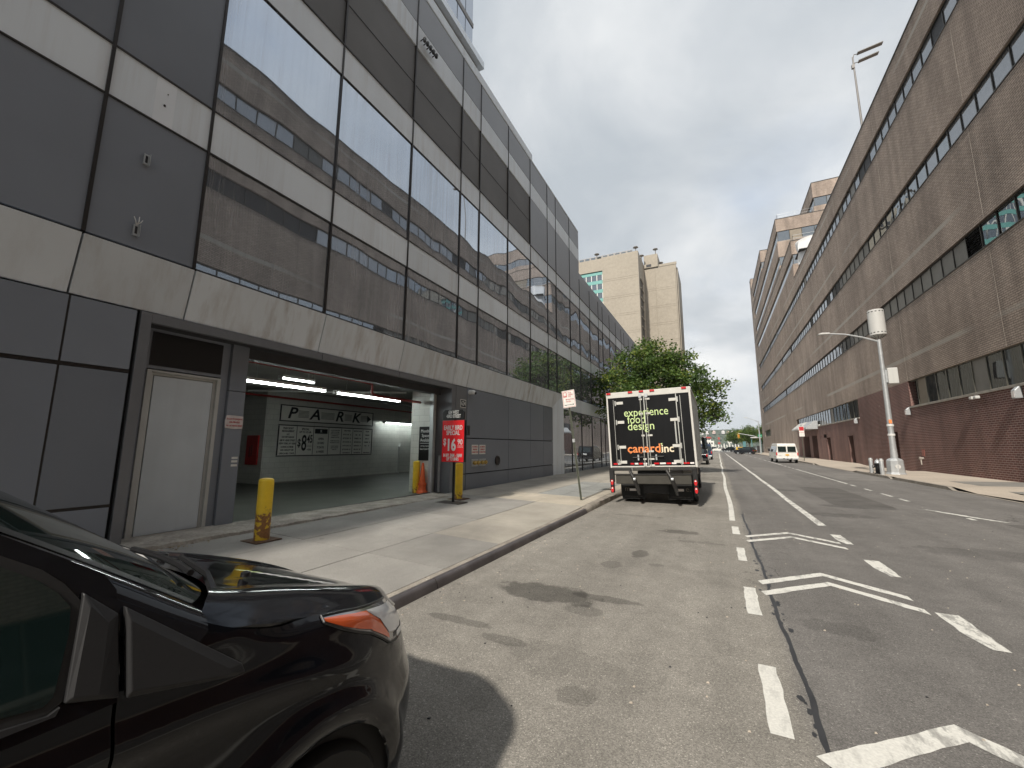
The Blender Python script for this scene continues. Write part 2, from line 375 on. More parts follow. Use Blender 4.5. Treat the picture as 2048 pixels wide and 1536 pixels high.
M['fascia'] = surf('fascia_metal_panel', (0.74, 0.785, 0.82), 0.42, metal=0.0, var=0.07, vs=0.6, rnd=0.09, streak=0.75, scol=(0.36, 0.31, 0.26), sfreq=4.2)
M['mullion'] = flat('dark_bronze_mullion', (0.030, 0.026, 0.024), 0.4, 0.3)
M['frame_grey'] = surf('grey_frame', (0.20, 0.207, 0.222), 0.4, metal=0.3, var=0.06)
M['black'] = flat('black_void', (0.008, 0.008, 0.008), 0.9)
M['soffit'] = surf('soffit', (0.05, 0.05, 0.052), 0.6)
M['glass'] = glass_wall('facade_glass', tint=(0.76, 0.84, 0.95), refl=0.53, wave=0.016, ws=0.45, streak=0.40, dark=(0.185, 0.195, 0.208))
M['door'] = surf('grey_steel_door', (0.61, 0.66, 0.70), 0.4, var=0.06, vs=2, streak=0.06)
M['door_frame'] = surf('grey_door_frame', (0.52, 0.52, 0.50), 0.45, var=0.08)
M['block'] = None
def blockwall():
    g = NT('painted_block'); s = g.n('ShaderNodeSeparateXYZ', {0: g.co()}).outputs
    v = g.n('ShaderNodeCombineXYZ', {0: g.math('ADD', s[0], s[1]), 1: s[2], 2: 0.0}).outputs[0]
    b = g.n('ShaderNodeTexBrick', {'Vector': v, 'Color1': (0.60, 0.60, 0.56), 'Color2': (0.57, 0.57, 0.54), 'Mortar': (0.42, 0.42, 0.40), 'Scale': 1.0, 'Mortar Size': 0.006, 'Brick Width': 0.4, 'Row Height': 0.2})
    c = g.mul(b.outputs[0], g.ramp(g.noise(1.2, 5), [(0.3, 0.88), (0.7, 1.05)]))
    g.set(col=c, rough=0.55); g.bump(b.outputs['Fac'], -0.3, 0.01); return g.m
M['block'] = blockwall()
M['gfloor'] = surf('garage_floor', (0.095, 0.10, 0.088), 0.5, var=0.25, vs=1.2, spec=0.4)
M['ceil'] = surf('garage_ceiling', (0.30, 0.29, 0.27), 0.8, var=0.15)
M['red_pipe'] = flat('red_pipe', (0.24, 0.022, 0.018), 0.45)
M['white_metal'] = flat('white_metal', (0.72, 0.72, 0.70), 0.4)
M['tube'] = glow('lit_tube', (0.90, 1.0, 0.96), 17.0)
M['brown_brick'] = brick('brown_brick', (0.51, 0.412, 0.342), (0.40, 0.32, 0.266), (0.20, 0.16, 0.132))
M['red_brick'] = brick('red_brick', (0.165, 0.070, 0.060), (0.115, 0.052, 0.046), (0.34, 0.25, 0.22), band=False)
M['sill'] = surf('stone_sill', (0.36, 0.33, 0.29), 0.8, var=0.2)
M['rglass'] = glass_wall('strip_glass', tint=(0.75, 0.80, 0.84), refl=0.40, dark=(0.035, 0.038, 0.040), wave=0.02, ws=0.6, streak=0.15)
M['rglass_dark'] = glass_wall('dark_strip_glass', tint=(0.5, 0.55, 0.58), refl=0.13, dark=(0.035, 0.036, 0.037), wave=0.02, ws=0.6, streak=0.15)
M['rglass_pale'] = glass_wall('pale_strip_glass', tint=(0.86, 0.89, 0.93), refl=0.22, dark=(0.17, 0.175, 0.18), wave=0.008, ws=0.6, streak=0.12, graze=0.75)
M['rpanel'] = surf('painted_window_panel', (0.20, 0.19, 0.17), 0.5, var=0.1, rnd=0.15, streak=0.15)
M['rtan'] = surf('tan_window_panel', (0.24, 0.20, 0.15), 0.6, var=0.1)
M['bronze'] = flat('window_frame_bronze', (0.045, 0.042, 0.036), 0.5, 0.2)
M['bronze_pale'] = flat('window_mullion', (0.15, 0.145, 0.12), 0.45, 0.3)
M['pale_joint'] = surf('pale_wall_joint', (0.50, 0.44, 0.38), 0.9, var=0.4, vs=1.2)
M['clean_metal'] = surf('clean_pale_metal', (0.86, 0.90, 0.94), 0.45, var=0.03)
M['louvre'] = flat('louvre_blade', (0.05, 0.05, 0.05), 0.5, 0.3)
M['galv'] = surf('galvanised_steel', (0.50, 0.52, 0.53), 0.45, metal=0.45, var=0.12, vs=5)
M['pale_grey'] = surf('pale_grey_plastic', (0.58, 0.58, 0.56), 0.45, var=0.04)
M['beige'] = surf('beige_concrete', (0.375, 0.335, 0.275), 0.9, var=0.08, vs=0.12, grain=0.07, gs=1.5, streak=0.06, scol=(0.3, 0.26, 0.2), sfreq=0.6)
M['beige_line'] = surf('beige_joint', (0.29, 0.26, 0.21), 0.9)
M['teal'] = surf('teal_panel', (0.13, 0.36, 0.33), 0.4, var=0.06)
M['far_glass'] = glass_wall('far_glass', refl=0.35, wave=0.0, streak=0.0, dark=(0.02, 0.03, 0.03))
M['tower_glass'] = glass_wall('tower_glass', tint=(0.86, 0.88, 0.92), refl=0.6, wave=0.01, ws=0.5, streak=0.0)
M['white_paint'] = surf('white_paint', (0.76, 0.76, 0.72), 0.4, var=0.05)
M['tower_rail'] = flat('tower_metal', (0.22, 0.21, 0.20), 0.5, 0.2)
M['yellow'] = rusty_yellow('rusty_yellow_paint', 0.42); M['yellow2'] = rusty_yellow('chipped_yellow_paint', 0.12)
M['rust'] = surf('rusty_plate', (0.11, 0.06, 0.035), 0.8, var=0.4, vs=14)
M['iron'] = surf('dark_iron', (0.05, 0.042, 0.038), 0.6, var=0.3, vs=8)
M['sign_red'] = surf('red_sign', (0.86, 0.012, 0.02), 0.4, var=0.03)
M['sign_black'] = flat('black_sign', (0.010, 0.010, 0.011), 0.35)
M['sign_white'] = surf('white_sign', (0.74, 0.73, 0.69), 0.5, var=0.05)
M['ink'] = flat('dark_ink', (0.015, 0.016, 0.02), 0.6)
M['ink_white'] = flat('white_ink', (0.80, 0.80, 0.78), 0.5)
M['ink_red'] = flat('red_ink', (0.50, 0.02, 0.03), 0.5)
M['paper'] = surf('creased_paper', (0.66, 0.60, 0.58), 0.8, var=0.1, vs=15)
M['brass'] = flat('brass', (0.62, 0.42, 0.13), 0.3, 0.9)
M['chrome'] = flat('chrome', (0.7, 0.7, 0.7), 0.15, 0.95)
M['alu'] = surf('truck_aluminium', (0.62, 0.62, 0.58), 0.35, metal=0.6, var=0.12, vs=3, streak=0.2, scol=(0.28, 0.25, 0.2))
M['truck_black'] = surf('black_truck_panel', (0.006, 0.006, 0.0065), 0.30, spec=0.3, var=0.3, vs=2.2, streak=0.05, scol=(0.08, 0.08, 0.08), grain=0.1)
M['truck_white'] = surf('truck_white', (0.62, 0.61, 0.57), 0.45, var=0.08, streak=0.18, scol=(0.4, 0.36, 0.3))
M['lime'] = flat('pale_green_vinyl', (0.62, 0.78, 0.36), 0.5)
M['orange'] = flat('orange_vinyl', (0.86, 0.27, 0.08), 0.5)
M['cream'] = flat('cream_vinyl', (0.85, 0.74, 0.55), 0.5)
M['red_lens'] = flat('red_lens', (0.60, 0.015, 0.02), 0.15, 0, 0.6, 0.5)
M['white_lens'] = flat('white_lens', (0.85, 0.80, 0.78), 0.2)
M['rubber'] = surf('rubber', (0.012, 0.012, 0.012), 0.75, var=0.2, vs=6)
M['tyre'] = surf('tyre_rubber', (0.018, 0.018, 0.018), 0.8, var=0.2, vs=9)
M['dark_steel'] = surf('dark_steel', (0.022, 0.021, 0.020), 0.55, metal=0.0, var=0.25, vs=5)
M['gate_steel'] = surf('liftgate_steel', (0.060, 0.056, 0.047), 0.5, metal=0.2, var=0.2, vs=4)
def car_paint(name, col, rough=0.035):
    g = NT(name); c = g.mul(col, g.ramp(g.noise(9, 5), [(0.3, 0.9), (0.7, 1.1)]))
    r = g.ramp(g.noise(3.0, 6, rough=0.7), [(0.35, rough), (0.75, rough + 0.10)])
    g.set(col=c, rough=r, spec=0.36)
    return g.m
M['car_black'] = car_paint('black_car_paint', (0.0055, 0.006, 0.0085))
M['car_white'] = car_paint('white_car_paint', (0.74, 0.73, 0.69), 0.2)
M['car_blue'] = car_paint('dark_blue_car_paint', (0.03, 0.05, 0.09), 0.15)
M['car_taxi'] = car_paint('taxi_yellow_paint', (0.66, 0.42, 0.05), 0.2)
M['car_grey'] = car_paint('silver_car_paint', (0.38, 0.39, 0.40), 0.2)
M['plastic'] = surf('matte_black_plastic', (0.019, 0.019, 0.020), 0.5, var=0.06, grain=0.06, gs=200, spec=0.4)
M['car_glass'] = NT('car_glass').set(col=(0.008, 0.017, 0.016), rough=0.03, spec=0.75, coat=0.3).m
M['seal_rub'] = flat('rubber_seal', (0.016, 0.016, 0.016), 0.5)
M['amber'] = NT('amber_lens').set(col=(0.80, 0.13, 0.03), rough=0.12, coat=1.0).m
M['clear_lens'] = NT('clear_lens').set(col=(0.80, 0.81, 0.82), rough=0.35, metal=0.0, coat=1.0).m
M['lens_dark'] = NT('smoked_lens').set(col=(0.34, 0.335, 0.33), rough=0.12, metal=0.35, coat=1.0).m
M['cone'] = surf('orange_cone', (0.70, 0.12, 0.03), 0.5, var=0.1)
M['bark'] = surf('bark', (0.10, 0.085, 0.065), 0.9, var=0.3, vs=8, bump=0.6, bs=20)
M['leaf_a'] = leaf_mat('leaf_green', (0.105, 0.165, 0.042)); M['leaf_b'] = leaf_mat('leaf_dark', (0.058, 0.105, 0.030)); M['leaf_c'] = leaf_mat('leaf_yellowish', (0.20, 0.23, 0.05))
M['hill'] = surf('wooded_hill', (0.075, 0.095, 0.065), 0.95, var=0.5, vs=0.03, grain=0.35, gs=0.14)
M['house_a'] = flat('white_house', (0.72, 0.70, 0.68), 0.7); M['house_b'] = flat('pink_house', (0.66, 0.50, 0.43), 0.7); M['roof_dark'] = flat('dark_roof', (0.12, 0.11, 0.11), 0.8)
M['water'] = NT('river_water').set(col=(0.05, 0.065, 0.06), rough=0.15).m
M['ground'] = surf('far_ground', (0.14, 0.135, 0.125), 0.9, var=0.15, vs=0.05)
M['red_roof'] = flat('red_roof', (0.45, 0.08, 0.07), 0.6)
M['green_sign'] = flat('green_street_sign', (0.01, 0.28, 0.15), 0.4)
M['traffic_yellow'] = flat('traffic_yellow', (0.66, 0.38, 0.03), 0.4)
M['teal_post'] = flat('teal_post', (0.10, 0.24, 0.26), 0.4)
M['plate_ny'] = flat('yellow_plate', (0.75, 0.42, 0.05), 0.4)
M['tarp'] = surf('white_tarp', (0.82, 0.82, 0.82), 0.4, var=0.06, vs=2, bump=0.9, bs=3)
M['green_pole'] = surf('green_steel_pole', (0.125, 0.135, 0.105), 0.5, metal=0.5, var=0.25, vs=7)

# ================================================================== SETTING
def struct(name, mb, m, parent=None, smooth=False, bev=0.0):
    o = obj(name, mb, m, parent, smooth, bev)
    if not parent: o['kind'] = 'structure'
    return o
gz = -0.03
struct('ground', MB().face([(-900, -300, gz), (900, -300, gz), (900, 178, gz), (-900, 178, gz)]), M['ground'])
struct('river', MB().face([(-1500, 178, -0.6), (1500, 178, -0.6), (1500, 1320, -0.6), (-1500, 1320, -0.6)]), M['water'])
road = struct('road', MB().grid([[(x, y, 0.0) for x in (-3.06, 0.42, 8.12)] for y in (-60, 0, 20, 60, 140, 178)]), M['asphalt'])
def strip_poly(mb, pts, z=0.004, jag=0.012, step=0.12):
    """closed outline with slightly ragged edges"""
    out = []
    for i, a in enumerate(pts):
        b = pts[(i + 1) % len(pts)]; L = math.dist(a, b); n = max(1, min(80, int(L / step)))
        for k in range(n):
            t = k / n
            out.append((a[0] + (b[0] - a[0]) * t + random.uniform(-jag, jag) * (k > 0), a[1] + (b[1] - a[1]) * t + random.uniform(-jag, jag) * (k > 0), z))
    mb.face(out); return mb
def mark(name, pts, jag=0.008, step=0.1):
    m = mesh(strip_poly(MB(), pts, 0.004, jag, step), name, M['paint'], fix=False)
    return obj(name, m, None, road)
def ribbon(name, xs, w, mat='paint', z=0.004):
    a = [(x - w / 2 + random.uniform(-.006, .006), y, z) for x, y in xs]; b = [(x + w / 2 + random.uniform(-.006, .006), y, z) for x, y in xs]
    return obj(name, mesh(MB().grid([a, b]), name, M[mat], fix=False), None, road)
ribbon('lane_line', [(0.20 + 0.025 * math.sin(y * 0.55) - 0.0009 * y, y) for y in np.linspace(10.9, 127, 90)], 0.11)
ribbon('lane_line', [(1.87 + 0.012 * math.sin(y * 0.7) - 0.0030 * max(0, y - 20), y) for y in np.linspace(11.1, 127, 70)], 0.15)
for x0, x1, a, b in [(0.15, 0.275, 9.28, 10.14), (0.165, 0.28, 7.21, 8.09), (0.165, 0.29, 5.02, 5.92), (0.17, 0.288, 3.07, 3.94), (0.16, 0.28, 0.9, 1.8)]:
    mark('lane_dash', [(x0, a), (x1, a), (x1, b), (x0, b)])
for x0, x1, a, b in [(1.81, 1.98, 9.24, 10.1), (1.83, 2.01, 7.24, 8.1), (1.86, 2.04, 5.07, 5.91), (1.85, 2.03, 2.9, 3.8)]:
    mark('lane_dash', [(x0 + 0.07, a), (x1, a), (x1, b), (x0, b), (x0, a + 0.35)])
for yb in (9.2, 6.25, 3.3):
    for d, hw in ((0.0, 0.17), (-0.42, 0.17)):
        y = yb + d if yb > 4 else yb + d * 1.1 - 0.18
        if yb > 4: mark('chevron_marking', [(0.34, y), (1.11, y + 0.76), (1.80, y + 0.14), (1.80, y - 0.03), (1.11, y + 0.60), (0.38, y - 0.13)])
mark('chevron_marking', [(0.37, 2.97), (1.17, 3.66), (1.85, 3.05), (1.80, 2.90), (1.17, 3.49), (0.47, 2.86)])
mark('chevron_marking', [(0.37, 2.52), (1.17, 3.21), (1.85, 2.60), (1.80, 2.45), (1.17, 3.04), (0.47, 2.41)])
for a, b in [(13.6, 13.9), (17.34, 18.07), (18.74, 19.8), (20.87, 21.71), (22.92, 23.69), (24.2, 38.6), (39.4, 40.2), (41.2, 42.2), (43.4, 44.6), (45.6, 58), (60, 64), (67, 71), (75, 80), (85, 92), (97, 110)]:
    mark('lane_dash' if b - a < 2 else 'lane_line', [(5.16, a), (5.26, a), (5.26, b), (5.16, b)], step=0.3)
mark('worn_marking', [(4.85, 15.38), (5.0, 15.2), (5.25, 14.7), (5.5, 14.0), (5.75, 13.5), (5.62, 13.52), (5.4, 13.9), (5.15, 14.5), (4.95, 15.05)], 0.02)
for x0, x1, a, b, m in [(2.9, 4.3, 15.2, 21.5, 'patch_dark'), (5.5, 7.6, 10.6, 13.2, 'patch_dark'), (2.3, 3.6, 29, 40, 'patch_grey'), (-2.6, -1.1, 24, 33, 'patch_dark'), (5.6, 7.9, 27, 34, 'patch_grey')]:
    obj('road_patch', mesh(strip_poly(MB(), [(x0, a), (x1, a), (x1, b), (x0, b)], 0.0018, 0.02, 0.15), 'road_patch', M[m], fix=False), None, road)
def wob(y): return 0.435 + 0.012 * math.sin(y * 2.1) + 0.006 * math.sin(y * 7.3)
ys = list(np.arange(-2, 12.2, 0.09))
obj('sealed_crack', mesh(MB().grid([[(wob(y) - 0.012 - 0.008 * random.random(), y, 0.0025) for y in ys], [(wob(y) + 0.012 + 0.012 * random.random(), y, 0.0025) for y in ys]]), 'sealed_crack', M['seal'], fix=False), None, road)
for _ in range(46):                                                # tar drips beside the sealed crack
    y = random.uniform(1.5, 9.5); x = wob(y) + random.gauss(0, 0.05); r = random.uniform(0.012, 0.035)
    obj('tar_spot', mesh(MB().face([(x + r * math.cos(t) * random.uniform(.5, 1.0), y + 1.9 * r * math.sin(t) * random.uniform(.6, 1.0), 0.002) for t in np.linspace(0, 6, 9)]), 'tar_spot', M['seal'], fix=False), None, road)

b = MB(); gq = random.Random(21)
for _ in range(420):
    x = gq.choice([gq.uniform(-3.0, 8), -3.0 + abs(gq.gauss(0, .25)), gq.uniform(-2.5, 3)]); y = gq.uniform(1.2, 16); r = gq.uniform(.004, .012)
    b.k = gq.choice([0, 0, 1]); b.hexa([(x - r, y - r, .001), (x + r, y - r * .6, .001), (x + r * .7, y + r, .001), (x - r * .5, y + r, .001), (x - r * .6, y - r * .7, .006), (x + r * .7, y - r * .4, .008), (x + r * .5, y + r * .6, .007), (x - r * .4, y + r * .7, .006)])
gr0 = obj('grit', b, [M['walk_far'], M['seal']], None); gr0['kind'] = 'stuff'; gr0['label'] = 'scattered grit and paper specks on the asphalt'
# --- near pavement (sloping up to the garage), flags cut one by one
def wz(x, y):                                                      # height of the pavement surface
    k = 0.10 if y < 10 else 0.10 + 0.05 * min(1, (y - 10) / 1.5)
    return k + (0.24 - k) * (min(1, max(0, (-3.2 - x) / 4.1)))
walk = struct('sidewalk', MB().grid([[(x, y, wz(x, y) - 0.012) for x in (-3.22, -5.2, -7.6)] for y in (-60, -10, 0, 5, 10, 11.5, 20, 40, 137)]), M['joint'])
def slab(x0, x1, y0, y1, mat, name='paving_slab'):
    g = 0.006; x0, x1 = min(x0, x1) + g, max(x0, x1) - g; y0, y1 = y0 + g, y1 - g; dz = random.uniform(-0.002, 0.002)
    p = [(x0, y0), (x1, y0), (x1, y1), (x0, y1)]
    b = MB(); b.hexa([(x, y, wz(x, y) - 0.03) for x, y in p] + [(x, y, wz(x, y) + dz) for x, y in p])
    return obj(name, b, M[mat], walk)
xs_n = [-3.22, -4.55, -5.9, -7.40]
yy = -3.0
while yy < 9.3:
    for a, b in zip(xs_n, xs_n[1:]): slab(b, a, yy, yy + 1.52, 'slab_dark' if not (yy > 5 and a > -3.3) else 'slab')
    yy += 1.52
y1 = yy
for a, b in zip(xs_n, xs_n[1:]): slab(b, a, y1, 11.0, 'slab_pale' if a > -5 else 'slab')
yy = 11.0
while yy < 46:
    if 12.1 < yy < 17.0:
        slab(-3.62, -3.22, yy, yy + 1.25, 'slab_pale')
        for a, b in ((-3.62, -4.4), (-4.4, -5.15)):
            slab(b, a, yy, yy + 0.62, 'granite'); slab(b, a, yy + 0.62, yy + 1.25, 'granite')
        slab(-6.4, -5.15, yy, yy + 1.25, 'slab'); slab(-7.40, -6.4, yy, yy + 1.25, 'slab'); yy += 1.25
    else:
        for a, b in zip(xs_n, xs_n[1:]): slab(b, a, yy, yy + (1.25 if yy < 17 else 1.6), 'slab_pale' if yy < 12.2 and a > -5.5 else 'slab')
        yy += 1.25 if yy < 17 else 1.6
b = MB(); lq = random.Random(8)
for _ in range(90):
    x, y = -6.93 + abs(lq.gauss(0, .10)), 3.05 + lq.gauss(0, .28); z = wz(x, y) + .004; a = lq.uniform(0, 6.3); r = lq.uniform(.012, .03); b.k = lq.choice([0, 1])
    b.face([(x + r * math.cos(a), y + r * math.sin(a), z), (x - .4 * r * math.sin(a), y + .4 * r * math.cos(a), z + .008), (x - r * math.cos(a), y - r * math.sin(a), z + .002), (x + .4 * r * math.sin(a), y - .4 * r * math.cos(a), z + .012)])
lt = obj('leaf_litter', b, [surf('dry_leaf', (0.36, 0.27, 0.12), 0.8), surf('brown_leaf', (0.22, 0.15, 0.08), 0.8)], None, fix=False); lt['kind'] = 'stuff'; lt['label'] = 'dry leaf scraps gathered at the concrete strip'
kerb = struct('kerb', MB().box(-3.21, -3.07, -60, 137, -0.2, 0.02), M['kerb'])
yy = -2.0
while yy < 10.4:                                                    # steel-nosed lengths in front of the garage
    obj('kerb_stone', MB().box(-3.215, -3.128, yy + .008, yy + 3.088, 0.0, 0.104), M['kerb'], kerb, bev=.004)
    b = MB(); prof = [(-3.12, 0.0), (-3.12, 0.106), (-3.10, 0.112), (-3.07, 0.102), (-3.045, 0.070), (-3.035, 0.02), (-3.03, 0.0)]
    b.prism(prof, 'y', yy + 0.006, yy + 3.09); o = obj('kerb_stone', b, M['steel_kerb'], kerb, smooth=40); o['label'] = 'dark steel-nosed kerb length'
    yy += 3.1
while yy < 60:
    L = random.uniform(1.5, 2.4); n = 7
    rows = []
    for i in range(n + 1):
        y = yy + 0.008 + (L - 0.016) * i / n; j = (lambda s=0.012 if yy < 16 else 0.004: random.uniform(-s, s))
        h = 0.10 + 0.05 * min(1, max(0, (y - 10.2) / 1.2))
        rows.append([(-3.215, y, 0.0), (-3.215, y, h), (-3.12 + j(), y, h + 0.004 + j() * .3), (-3.06 + j(), y, h - 0.02 + j()), (-3.045 + j(), y, 0.07 + j()), (-3.04, y, 0.0)])
    b = MB().grid(rows); b.face(rows[0]); b.face(rows[-1]); obj('kerb_stone', b, M['kerb'], kerb, smooth=50); yy += L
# --- far pavement along the brick building
struct('far_sidewalk', MB().grid([[(8.22, y, h), (11.75, y, h + 0.07)] for y, h in [(-60, 0.13), (14, 0.13), (21, 0.03), (22.6, 0.13), (35.5, 0.13), (36.6, 0.03), (47, 0.03), (49, 0.13), (80, 0.13), (138, 0.10)]]), M['walk_far'])
rk = struct('far_kerb', MB().box(8.10, 8.24, -60, 138, -0.2, 0.012), M['kerb'])
for a, b, m in [(-40, 14.5, 0), (22.4, 28.9, 0), (28.92, 35.6, 0), (49, 64, 0), (64.02, 80, 0), (80.02, 137, 0)]:
    obj('kerb_stone', MB().hexa([(8.10, a, 0), (8.245, a, 0), (8.245, b, 0), (8.10, b, 0), (8.105, a + .5, 0.13), (8.245, a + .5, 0.134), (8.245, b - .5, 0.134), (8.105, b - .5, 0.13)]), M['kerb'], rk)
struct('asphalt_patch', MB().grid([[(9.3, y, h + 0.026), (11.6, y, h + 0.072)] for y, h in [(15, 0.126), (20, 0.05), (21.4, 0.06), (23.6, 0.132), (26.0, 0.132)]]), M['walk_patch'])

# ================================================================== GARAGE BUILDING (dark panels, glass strips)
XU, XG = -7.30, -7.42
G0 = (-7.4, 0.0, 0.0)
gar = thing('garage_building', 'long grey panelled garage building with mirror glass strips and an open vehicle entrance', 'building', G0)
def gbox(name, mat, x0, x1, y0, y1, z0, z1, bev=0.0, parent=None, **k):
    return obj(name, MB(G0).box(x0, x1, y0, y1, z0, z1), M[mat], parent or gar, bev=bev, **k)
YC = [-13.9, -11.4, -8.95, -6.5, -4.05, -1.6, 0.78, 2.03, 3.32, 5.78, 8.26, 10.75, 12.0, 14.3, 16.6, 18.8, 20.06, 22.4, 24.3, 26.6, 28.9, 30.15, 32.4, 34.7, 37.0, 38.25, 40.5, 42.8, 45.1, 46.35, 48.6, 50.9, 53.2, 55.5, 58.0]
gp = 0.011
gbox('core_wall', 'black', -8.6, XU - 0.07, -14, 58, 4.35, 10.9)
gbox('core_wall', 'black', -30, XU - 0.07, -14, 24.25, 10.92, 15.3)
gbox('core_wall', 'black', -30, XU - 0.07, 24.25, 58, 10.92, 12.2)
gbox('rear_block', 'dark_panel', -30, -8.62, -14, 58, 4.1, 10.9)
def panel(name, mat, a, b, z0, z1, x1=None, th=0.05):
    x1 = XU if x1 is None else x1
    return gbox(name, mat, x1 - th, x1, a + gp, b - gp, z0 + gp, z1 - gp, bev=0.004)
for a, b in zip(YC, YC[1:]):
    tall = b < 24.4
    if a < 3.3:
        panel('metal_panel', 'dark_panel', a, b, 4.42, 6.46); panel('metal_panel', 'dark_panel', a, b, 7.24, 10.16)
    else:
        panel('glass_pane', 'glass', a, b, 4.42, 6.46, XU - 0.012); panel('glass_pane', 'glass', a, b, 7.24, 10.16, XU - 0.012)
    panel('pale_panel', 'light_panel', a, b, 6.46, 7.24); panel('pale_panel', 'light_panel', a, b, 10.16, 10.96)
    if tall:
        if b < 16.7:
            panel('louvre_panel', 'mesh_panel', a, b, 10.96, 13.40, XU - 0.03)
            gbox('louvre_rail', 'mullion', XU - 0.03, XU - 0.018, a + gp, b - gp, 12.15, 12.17)
        else: panel('metal_panel', 'mid_panel', a, b, 10.96, 13.40)
        panel('pale_panel', 'light_panel', a, b, 13.40, 14.20); panel('metal_panel', 'mid_panel', a, b, 14.20, 15.38)
    else: panel('metal_panel', 'mid_panel', a, b, 10.96, 12.20)
gbox('clean_patch', 'clean_metal', XU, XU + .0015, 2.545, 2.80, 6.475, 7.22); gbox('bolt_stub', 'mullion', XU + .002, XU + .012, 2.66, 2.685, 6.78, 6.81); gbox('bolt_stub', 'mullion', XU + .002, XU + .01, 2.69, 2.702, 7.0, 7.015)
for y in YC[1:-1]:
    top = 15.38 if y < 24 else 12.2
    gbox('mullion', 'mullion', XU - 0.04, XU + 0.022, y - 0.02, y + 0.02, 4.42, top)
for z in (6.46, 7.24, 10.16, 10.96):
    gbox('transom', 'mullion', XU - 0.04, XU + (0.016 if z != 10.96 else 0.03), -13.9, 57.9, z - 0.013, z + 0.013)
gbox('coping', 'light_panel', -8.4, XU - 0.05, -14, 17.0, 15.40, 15.9, 0.01)
gbox('coping', 'light_panel', -8.2, XU + 0.02, -14, 24.3, 15.385, 15.46, 0.01)
gbox('coping', 'mid_panel', -9.6, XU - 0.10, 24.32, 58, 12.21, 12.77, 0.01)
gbox('end_wall', 'mid_panel', -30, XU - 0.002, 24.26, 24.33, 12.78, 15.38)
# splayed fascia above the ground floor
YF = [-13.9, -11.4, -8.95, -6.5, -4.05, -1.6, 0.5, 2.03, 3.34, 5.81, 8.29, 10.78, 11.6, 14.34, 16.6, 19.62]
for a, b in zip(YF, YF[1:]):
    m = MB(G0); m.hexa([(XG - 0.12, a + gp, 3.6), (XG - 0.03, a + gp, 3.6), (XG - 0.03, b - gp, 3.6), (XG - 0.12, b - gp, 3.6), (XG - 0.12, a + gp, 4.39), (XU + 0.03, a + gp, 4.39), (XU + 0.03, b - gp, 4.39), (XG - 0.12, b - gp, 4.39)])
    obj('fascia_panel', m, M['fascia'], gar, bev=0.004)
m = MB(G0); m.hexa([(XG - 0.12, 19.62, 3.6), (XG - 0.03, 19.62, 3.6), (XG - 0.03, 19.66, 3.6), (XG - 0.12, 19.66, 3.6), (XG - 0.12, 19.62, 4.39), (XU + 0.03, 19.62, 4.39), (XU + 0.03, 20.9, 4.39), (XG - 0.12, 20.9, 4.39)])
obj('fascia_panel', m, M['fascia'], gar)
m = MB(G0); m.hexa([(XG - 0.12, 19.68, 0.1), (XG - 0.03, 19.68, 0.1), (XU + 0.03, 20.9, 0.1), (XG - 0.12, 20.9, 0.1), (XG - 0.12, 19.68, 3.6), (XG - 0.03, 19.68, 3.6), (XU + 0.03, 20.9, 4.39), (XG - 0.12, 20.9, 4.39)])
obj('pilaster', m, M['light_panel'], gar)
gbox('core_wall', 'black', -8.6, XG - 0.07, 20.9, 58, 0.1, 4.35)
yl = [20.92, 22.4, 24.3, 26.6, 28.9, 30.15, 32.4, 34.7, 37.0, 38.25, 40.5, 42.8, 45.1, 48, 51, 54, 58]
for a, b in zip(yl, yl[1:]):
    panel('pale_panel', 'light_panel', a, b, 3.62, 4.40); panel('glass_pane', 'glass', a, b, 0.12, 3.60, XU - 0.012)
    gbox('mullion', 'mullion', XU - 0.05, XU + 0.02, b - 0.022, b + 0.022, 0.12, 3.6)
gbox('transom', 'mullion', XU - 0.04, XU + 0.016, 20.95, 57.9, 0.55, 0.60)
# ground floor: panels each side of the entrance
def gpanel(a, b, z0, z1, mat='dark_panel'): panel('metal_panel', mat, a, b, z0, z1, XG)
gbox('core_wall', 'black', -7.75, XG - 0.07, -14, 2.80, 0.05, 3.6)
gy = [-13.9, -11.4, -8.95, -6.5, -4.05, -1.6, 0.5, 2.05, 2.76]
for a, b in zip(gy, gy[1:]):
    gpanel(a, b, 0.12, 0.82); gpanel(a, b, 0.84, 2.655); gpanel(a, b, 2.69, 3.58)
for y in gy[1:-1]: gbox('mullion', 'mullion', XG - 0.06, XG - 0.008, y - 0.032, y + 0.032, 0.1, 3.58)
for z in (0.83, 2.672): gbox('transom', 'mullion', XG - 0.06, XG - 0.012, -13.9, 2.76, z - 0.022, z + 0.022)
gbox('core_wall', 'black', -8.6, XG - 0.07, 10.96, 20.9, 0.1, 3.6)
gy = [11.62, 14.7, 16.87, 18.4, 19.66]
for a, b in zip(gy, gy[1:]):
    gpanel(a, b, 0.12, 0.74); gpanel(a, b, 0.75, 1.90); gpanel(a, b, 1.91, 3.58)
for z0, z1 in ((0.12, 0.74), (0.75, 3.58)): panel('metal_panel', 'frame_grey', 10.96, 11.61, z0, z1, XG)
